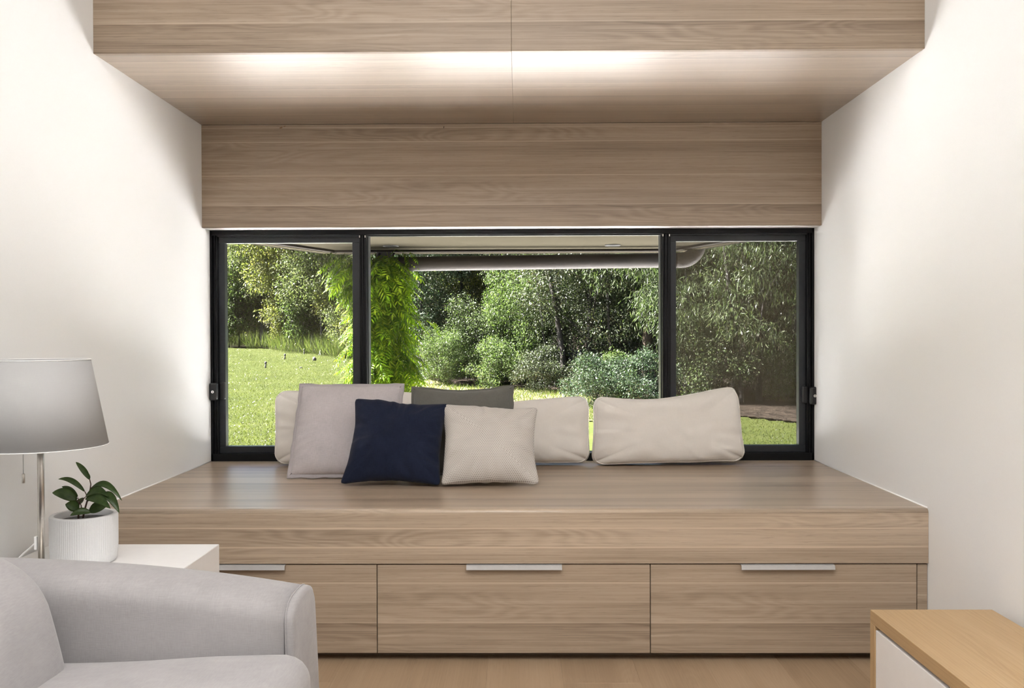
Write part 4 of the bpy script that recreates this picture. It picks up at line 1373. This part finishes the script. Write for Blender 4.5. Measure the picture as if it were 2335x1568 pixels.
def bare_trunk(pts_px, D, r0, r1, bark, label):
    p0 = at(pts_px[0][0], pts_px[0][1], D)
    z0 = gz(p0.x, D)
    pts = [Vector((p0.x, D, z0 - 0.1))] + [at(a, b, D + 0.05 * i) for i, (a, b) in enumerate(pts_px[1:])]
    dirn = (pts[-1] - pts[-2])
    pts.append(pts[-1] + dirn.normalized() * 2.0)
    # finer, slightly knotty
    fine, rad = [], []
    for i in range(len(pts) - 1):
        for q in range(4):
            s = q / 4
            p = pts[i].lerp(pts[i + 1], s)
            w = noise.noise(p * 2.1) * 0.03
            fine.append(p + Vector((w, w * .5, 0)))
    fine.append(pts[-1])
    rad = [r0 + (r1 - r0) * i / (len(fine) - 1) * 1.0 for i in range(len(fine))]
    rad[0] *= 1.3
    t = empty('slim_tree', (p0.x, D, z0), label, 'tree', 'bare trunked trees in the woodland')
    tube('trunk', fine, rad, M[bark], t, 12)
    rg = random.Random(int(pts_px[0][0]))
    for q in range(3):
        b = fine[len(fine) // 2 + q * 2]
        e = b + Vector((rg.uniform(-.35, .35), rg.uniform(0, .3), rg.uniform(.3, .5)))
        tube('branch', [b, b.lerp(e, .5) + Vector((0, 0, -.06)), e], [r1 * 0.5, r1 * 0.35, r1 * 0.15], M[bark], t, 8)


bare_trunk([(1290, 880), (1281, 800), (1268, 700), (1252, 620)], 17.6, 0.054, 0.044, 'bark_grey', 'mottled leaning trunk in the middle of the window')
bare_trunk([(1268, 870), (1276, 760), (1276, 690), (1268, 620)], 18.2, 0.032, 0.026, 'bark_grey', 'thinner trunk just behind the mottled leaning one')
bare_trunk([(1475, 830), (1476, 780), (1480, 700), (1478, 610)], 16.6, 0.10, 0.085, 'bark_orange', 'ochre sunlit trunk near the right mullion')
bare_trunk([(1762, 900), (1765, 800), (1768, 700), (1762, 560)], 15.9, 0.06, 0.05, 'bark_pale', 'pale straight trunk in the right sash')
bare_trunk([(1693, 920), (1688, 880), (1680, 840), (1672, 760)], 15.0, 0.045, 0.035, 'bark_grey', 'grey trunk leaning left above the right cushion')
bare_trunk([(1668, 920), (1672, 880), (1676, 820), (1680, 700)], 15.1, 0.05, 0.035, 'bark_grey', 'upright grey trunk beside the leaning grey one')
bare_trunk([(1590, 920), (1590, 800), (1588, 700), (1584, 600)], 16.4, 0.03, 0.022, 'bark_grey', 'thin pale trunk at the left of the right sash')
bare_trunk([(1822, 960), (1816, 880), (1812, 700), (1806, 560)], 15.2, 0.045, 0.035, 'bark_grey', 'pale trunk at the right frame of the right sash')
bare_trunk([(1247, 890), (1243, 820), (1240, 760), (1232, 700)], 18.0, 0.022, 0.015, 'bark_dark', 'slender dark stem left of the mottled trunk')
bare_trunk([(1395, 880), (1392, 800), (1388, 700), (1380, 620)], 17.0, 0.03, 0.022, 'bark_grey', 'slim grey trunk behind the blue green bushes')


# grass
def blades(name, pts, h, w, lean, mat, label, seed):
    r = np.random.default_rng(seed)
    N = len(pts)
    ax = np.array([0, 0, 1.0]) + r.normal(size=(N, 3)) * lean
    nr = r.normal(size=(N, 3))
    me = leaf_mesh(name, pts, ax, nr, h * (0.5 + r.random(N)), np.full(N, w), fold=0.0)
    o = finish(name, me, mat)
    return tag(o, label, 'grass', None, 'stuff')


def scatter(n, x0, x1, y0, y1, test, seed):
    r = np.random.default_rng(seed)
    out = []
    while len(out) < n:
        y = y0 + (y1 - y0) * r.random() ** 1.6
        x = x0 + (x1 - x0) * r.random()
        x *= y / y1                     # keep to the wedge the garden is seen through
        if test(x, y): out.append((x, y, gz(x, y) - 0.004))
    return np.array(out)


lawn_ok = lambda x, y: y < edge_y(x) and not straw_zone(x, y)
blades('lawn_grass', np.concatenate([scatter(75000, -13.5, -2.0, 9.2, 35, lawn_ok, 1), scatter(9000, 2.2, 5.5, 9.2, 14, lawn_ok, 2)]), 0.030, 0.008, 0.7, M['grass'], 'short mown grass of the lawn', 3)
blades('straw_grass', scatter(14000, -3.6, 2.4, 11.0, 19.5, straw_zone, 4), 0.10, 0.009, 0.7, M['grass_tall'], 'thin dry grass at the woodland edge', 5)
blades('tall_grass', scatter(26000, -14, -4.4, 28.5, 39.0, lambda x, y: y > edge_y(x) - 0.6 + 1.3 * noise.noise(Vector((x * 1.1, y * 0.8, 0))), 6), 0.62, 0.011, 0.32, M['grass_tall'], 'tall unmown grass along the far edge of the lawn', 7)

# small things standing on the lawn
def stake(px, base, top, lab):
    p = gpix(px, base)
    hgt = (base - top) * p.y / FPX
    root = empty('garden_stake', (p.x, p.y, p.z), lab, 'stake', 'stakes on the lawn')
    tube('rod', [(p.x, p.y, p.z - 0.05), (p.x + 0.01, p.y, p.z + hgt)], 0.022, M['stone'], root, 8)
    lathe('cap', [(0, p.z + hgt - 0.02), (0.03, p.z + hgt - 0.02), (0.036, p.z + hgt), (0.03, p.z + hgt + 0.03), (0, p.z + hgt + 0.04)], p.x + 0.01, p.y, M['stone'], root, 10)
stake(605, 839, 827, 'nearest dark stake on the lawn')
stake(649, 819, 809, 'dark stake in the middle of the lawn')
stake(693, 807, 797, 'farthest dark stake by the tall grass')
def stone(px, py, w, h, lab, seed):
    p = gpix(px, py)
    k = p.y / FPX
    bm = bmesh.new()
    bmesh.ops.create_icosphere(bm, subdivisions=2, radius=1)
    for v in bm.verts:
        q = v.co * (1 + 0.25 * noise.noise(v.co * 1.7 + Vector((seed, 0, 0))))
        v.co = Vector((p.x + q.x * w * k / 2, p.y + q.y * w * k / 2, p.z + h * k * 0.4 + q.z * h * k * 0.6))
    o = from_bm('stone', bm, M['stone'], None, True)
    tag(o, lab, 'stone', 'stones on the lawn')
stone(717, 822, 9, 9, 'dark squarish stone near the vine', 1)
stone(730, 808, 7, 4, 'small pale topped stone by the tall grass', 2)
stone(686, 839, 8, 3, 'flat low stone on the lawn', 3)

# ------------------------------------------------------------------ climbing vine on the post
vine = empty('climbing_vine', (PO.x, PO.y, GND), 'bright green climbing vine with feathery leaves on the veranda post', 'vine')
def compound_leaf(seed):
    """feathery leaf: a drooping rib with paired leaflets, growing along +X and hanging"""
    rg = random.Random(seed)
    bm = bmesh.new()
    L = 0.19
    pairs = 8
    def rib(s): return Vector((L * s, 0.006 * math.sin(s * 5 + seed), -0.075 * s * s))
    tube_bm(bm, [rib(i / 4) for i in range(5)], [0.0016, 0.0014, 0.0012, 0.001, 0.0006], 4)
    def leaflet(o, d, ln, wd):
        d = d.normalized()
        sd = d.cross(Vector((0, 0, 1))).normalized()
        dr = Vector((0, 0, -1))
        a = bm.verts.new(o)
        m1 = [bm.verts.new(o + d * ln * 0.38 + sd * wd * q + dr * ln * (0.06 + 0.07 * abs(q) * 2)) for q in (-0.5, 0, 0.5)]
        m2 = [bm.verts.new(o + d * ln * 0.72 + sd * wd * q + dr * ln * (0.22 + 0.07 * abs(q) * 2)) for q in (-0.32, 0, 0.32)]
        e = bm.verts.new(o + d * ln * 0.98 + dr * ln * 0.42)
        for f in ((a, m1[1], m1[0]), (a, m1[2], m1[1]), (m1[0], m1[1], m2[1], m2[0]), (m1[1], m1[2], m2[2], m2[1]), (m2[0], m2[1], e), (m2[1], m2[2], e)):
            bm.faces.new(f)
    for i in range(pairs):
        s = 0.22 + 0.74 * i / (pairs - 1)
        for sg in (-1, 1):
            leaflet(rib(s), Vector((0.62 + rg.uniform(-.1, .1), sg * (0.85 + rg.uniform(-.15, .15)), rg.uniform(-.25, .05))), 0.050 * (1.05 - 0.3 * abs(s - 0.5)) * rg.uniform(.85, 1.15), 0.0145)
    leaflet(rib(1.0), Vector((1, 0, -0.3)), 0.05, 0.015)
    me = bpy.data.meshes.new('leaf')
    bm.to_mesh(me); bm.free()
    me.materials.append(M['leaf_vine'])
    return me


LEAF = [compound_leaf(i) for i in range(4)]
rg = random.Random(42)
spots = []
KV = 5.55 / FPX
def vine_half(zpx):      # left and right limits of the foliage in photo pixels at height zpx, from the post
    pts = [(572, 145, 50), (600, 140, 48), (640, 92, 38), (700, 76, 44), (780, 84, 58), (820, 92, 72), (860, 84, 72), (930, 84, 55), (1100, 80, 50)]
    for (a, l0, r0), (b, l1, r1) in zip(pts[:-1], pts[1:]):
        if a <= zpx <= b:
            f = (zpx - a) / (b - a)
            return (l0 + (l1 - l0) * f) * KV, (r0 + (r1 - r0) * f) * KV
    return 60 * KV, 40 * KV
for k in range(1700):
    zp = rg.uniform(574, 1100) if rg.random() < 0.8 else rg.uniform(574, 640)
    z = at(878, zp, 5.55).z
    l, r_ = vine_half(zp)
    ang = rg.uniform(0, 2 * PI)
    rad = rg.uniform(0.25, 0.82)
    ca, sa = math.cos(ang), math.sin(ang)
    X = PO.x + ca * rad * (r_ if ca > 0 else l)
    Y = PO.y + sa * rad * 0.22
    if Y > PO.y + 0.1 and rg.random() < 0.5: Y = PO.y - (Y - PO.y); sa = -sa
    spots.append((X, Y, z, math.atan2(sa * 0.22, ca * (r_ if ca > 0 else l)), rg.uniform(0.6, 0.95)))
spots.sort(key=lambda s: s[1])
nb = 0
stuff_v = []
for i, (X, Y, z, ang, s) in enumerate(spots):
    mtx = Matrix.Translation((X, Y, z)) @ Matrix.Rotation(ang + rg.uniform(-.7, .7), 4, 'Z') @ Matrix.Rotation(rg.uniform(0.1, 1.2), 4, 'Y') @ Matrix.Rotation(rg.uniform(-.6, .6), 4, 'X') @ Matrix.Scale(s, 4)
    if z > ZE - 0.03: continue
    if i % 3 == 0 and nb < 288:
        o = bpy.data.objects.new('leaf', LEAF[i % 4])
        COL.objects.link(o)
        o.parent = vine
        o.matrix_local = Matrix.Translation(-vine.location) @ mtx
        nb += 1
    else:
        stuff_v.append((LEAF[i % 4], mtx))
bm = bmesh.new()
for me, mtx in stuff_v:
    k0 = len(bm.verts)
    bm.from_mesh(me)
    bm.verts.ensure_lookup_table()
    for v in bm.verts[k0:]: v.co = mtx @ v.co
fo = bpy.data.meshes.new('foliage')
bm.to_mesh(fo); bm.free()
f_o = finish('foliage', fo, M['leaf_vine'], vine)
f_o['kind'] = 'stuff'
for q in range(4):
    pts = []
    for i in range(26):
        z = GND + (ZE - 0.03 - GND) * i / 25
        a = q * 1.6 + i * 0.55
        pts.append((PO.x + 0.065 * math.cos(a), PO.y + 0.065 * math.sin(a), z))
    tube('stem', pts, 0.008, M['bark_dark'], vine, 6)
# loose tendrils reaching to the right
for (a, b, c) in (((905, 770), (935, 710), (960, 745)), ((900, 700), (950, 725), (985, 730)), ((900, 860), (950, 820), (965, 815)), ((890, 580), (915, 572), (932, 572))):
    p = [at(q[0], q[1], 5.5) for q in (a, b, c)]
    tube('tendril', [p[0], p[0].lerp(p[1], .5) + Vector((0, 0, .02)), p[1], p[1].lerp(p[2], .5), p[2]], [0.003, 0.0025, 0.002, 0.0015, 0.001], M['leaf_vine'], vine, 5)
    for k in range(3):
        o = bpy.data.objects.new('leaf', LEAF[k])
        COL.objects.link(o)
        o.parent = vine
        pp = p[1].lerp(p[2], k / 2)
        o.matrix_local = Matrix.Translation(pp - vine.location) @ Matrix.Rotation(rg.uniform(-1, 1), 4, 'Z') @ Matrix.Rotation(rg.uniform(.2, .9), 4, 'Y') @ Matrix.Scale(0.5, 4)
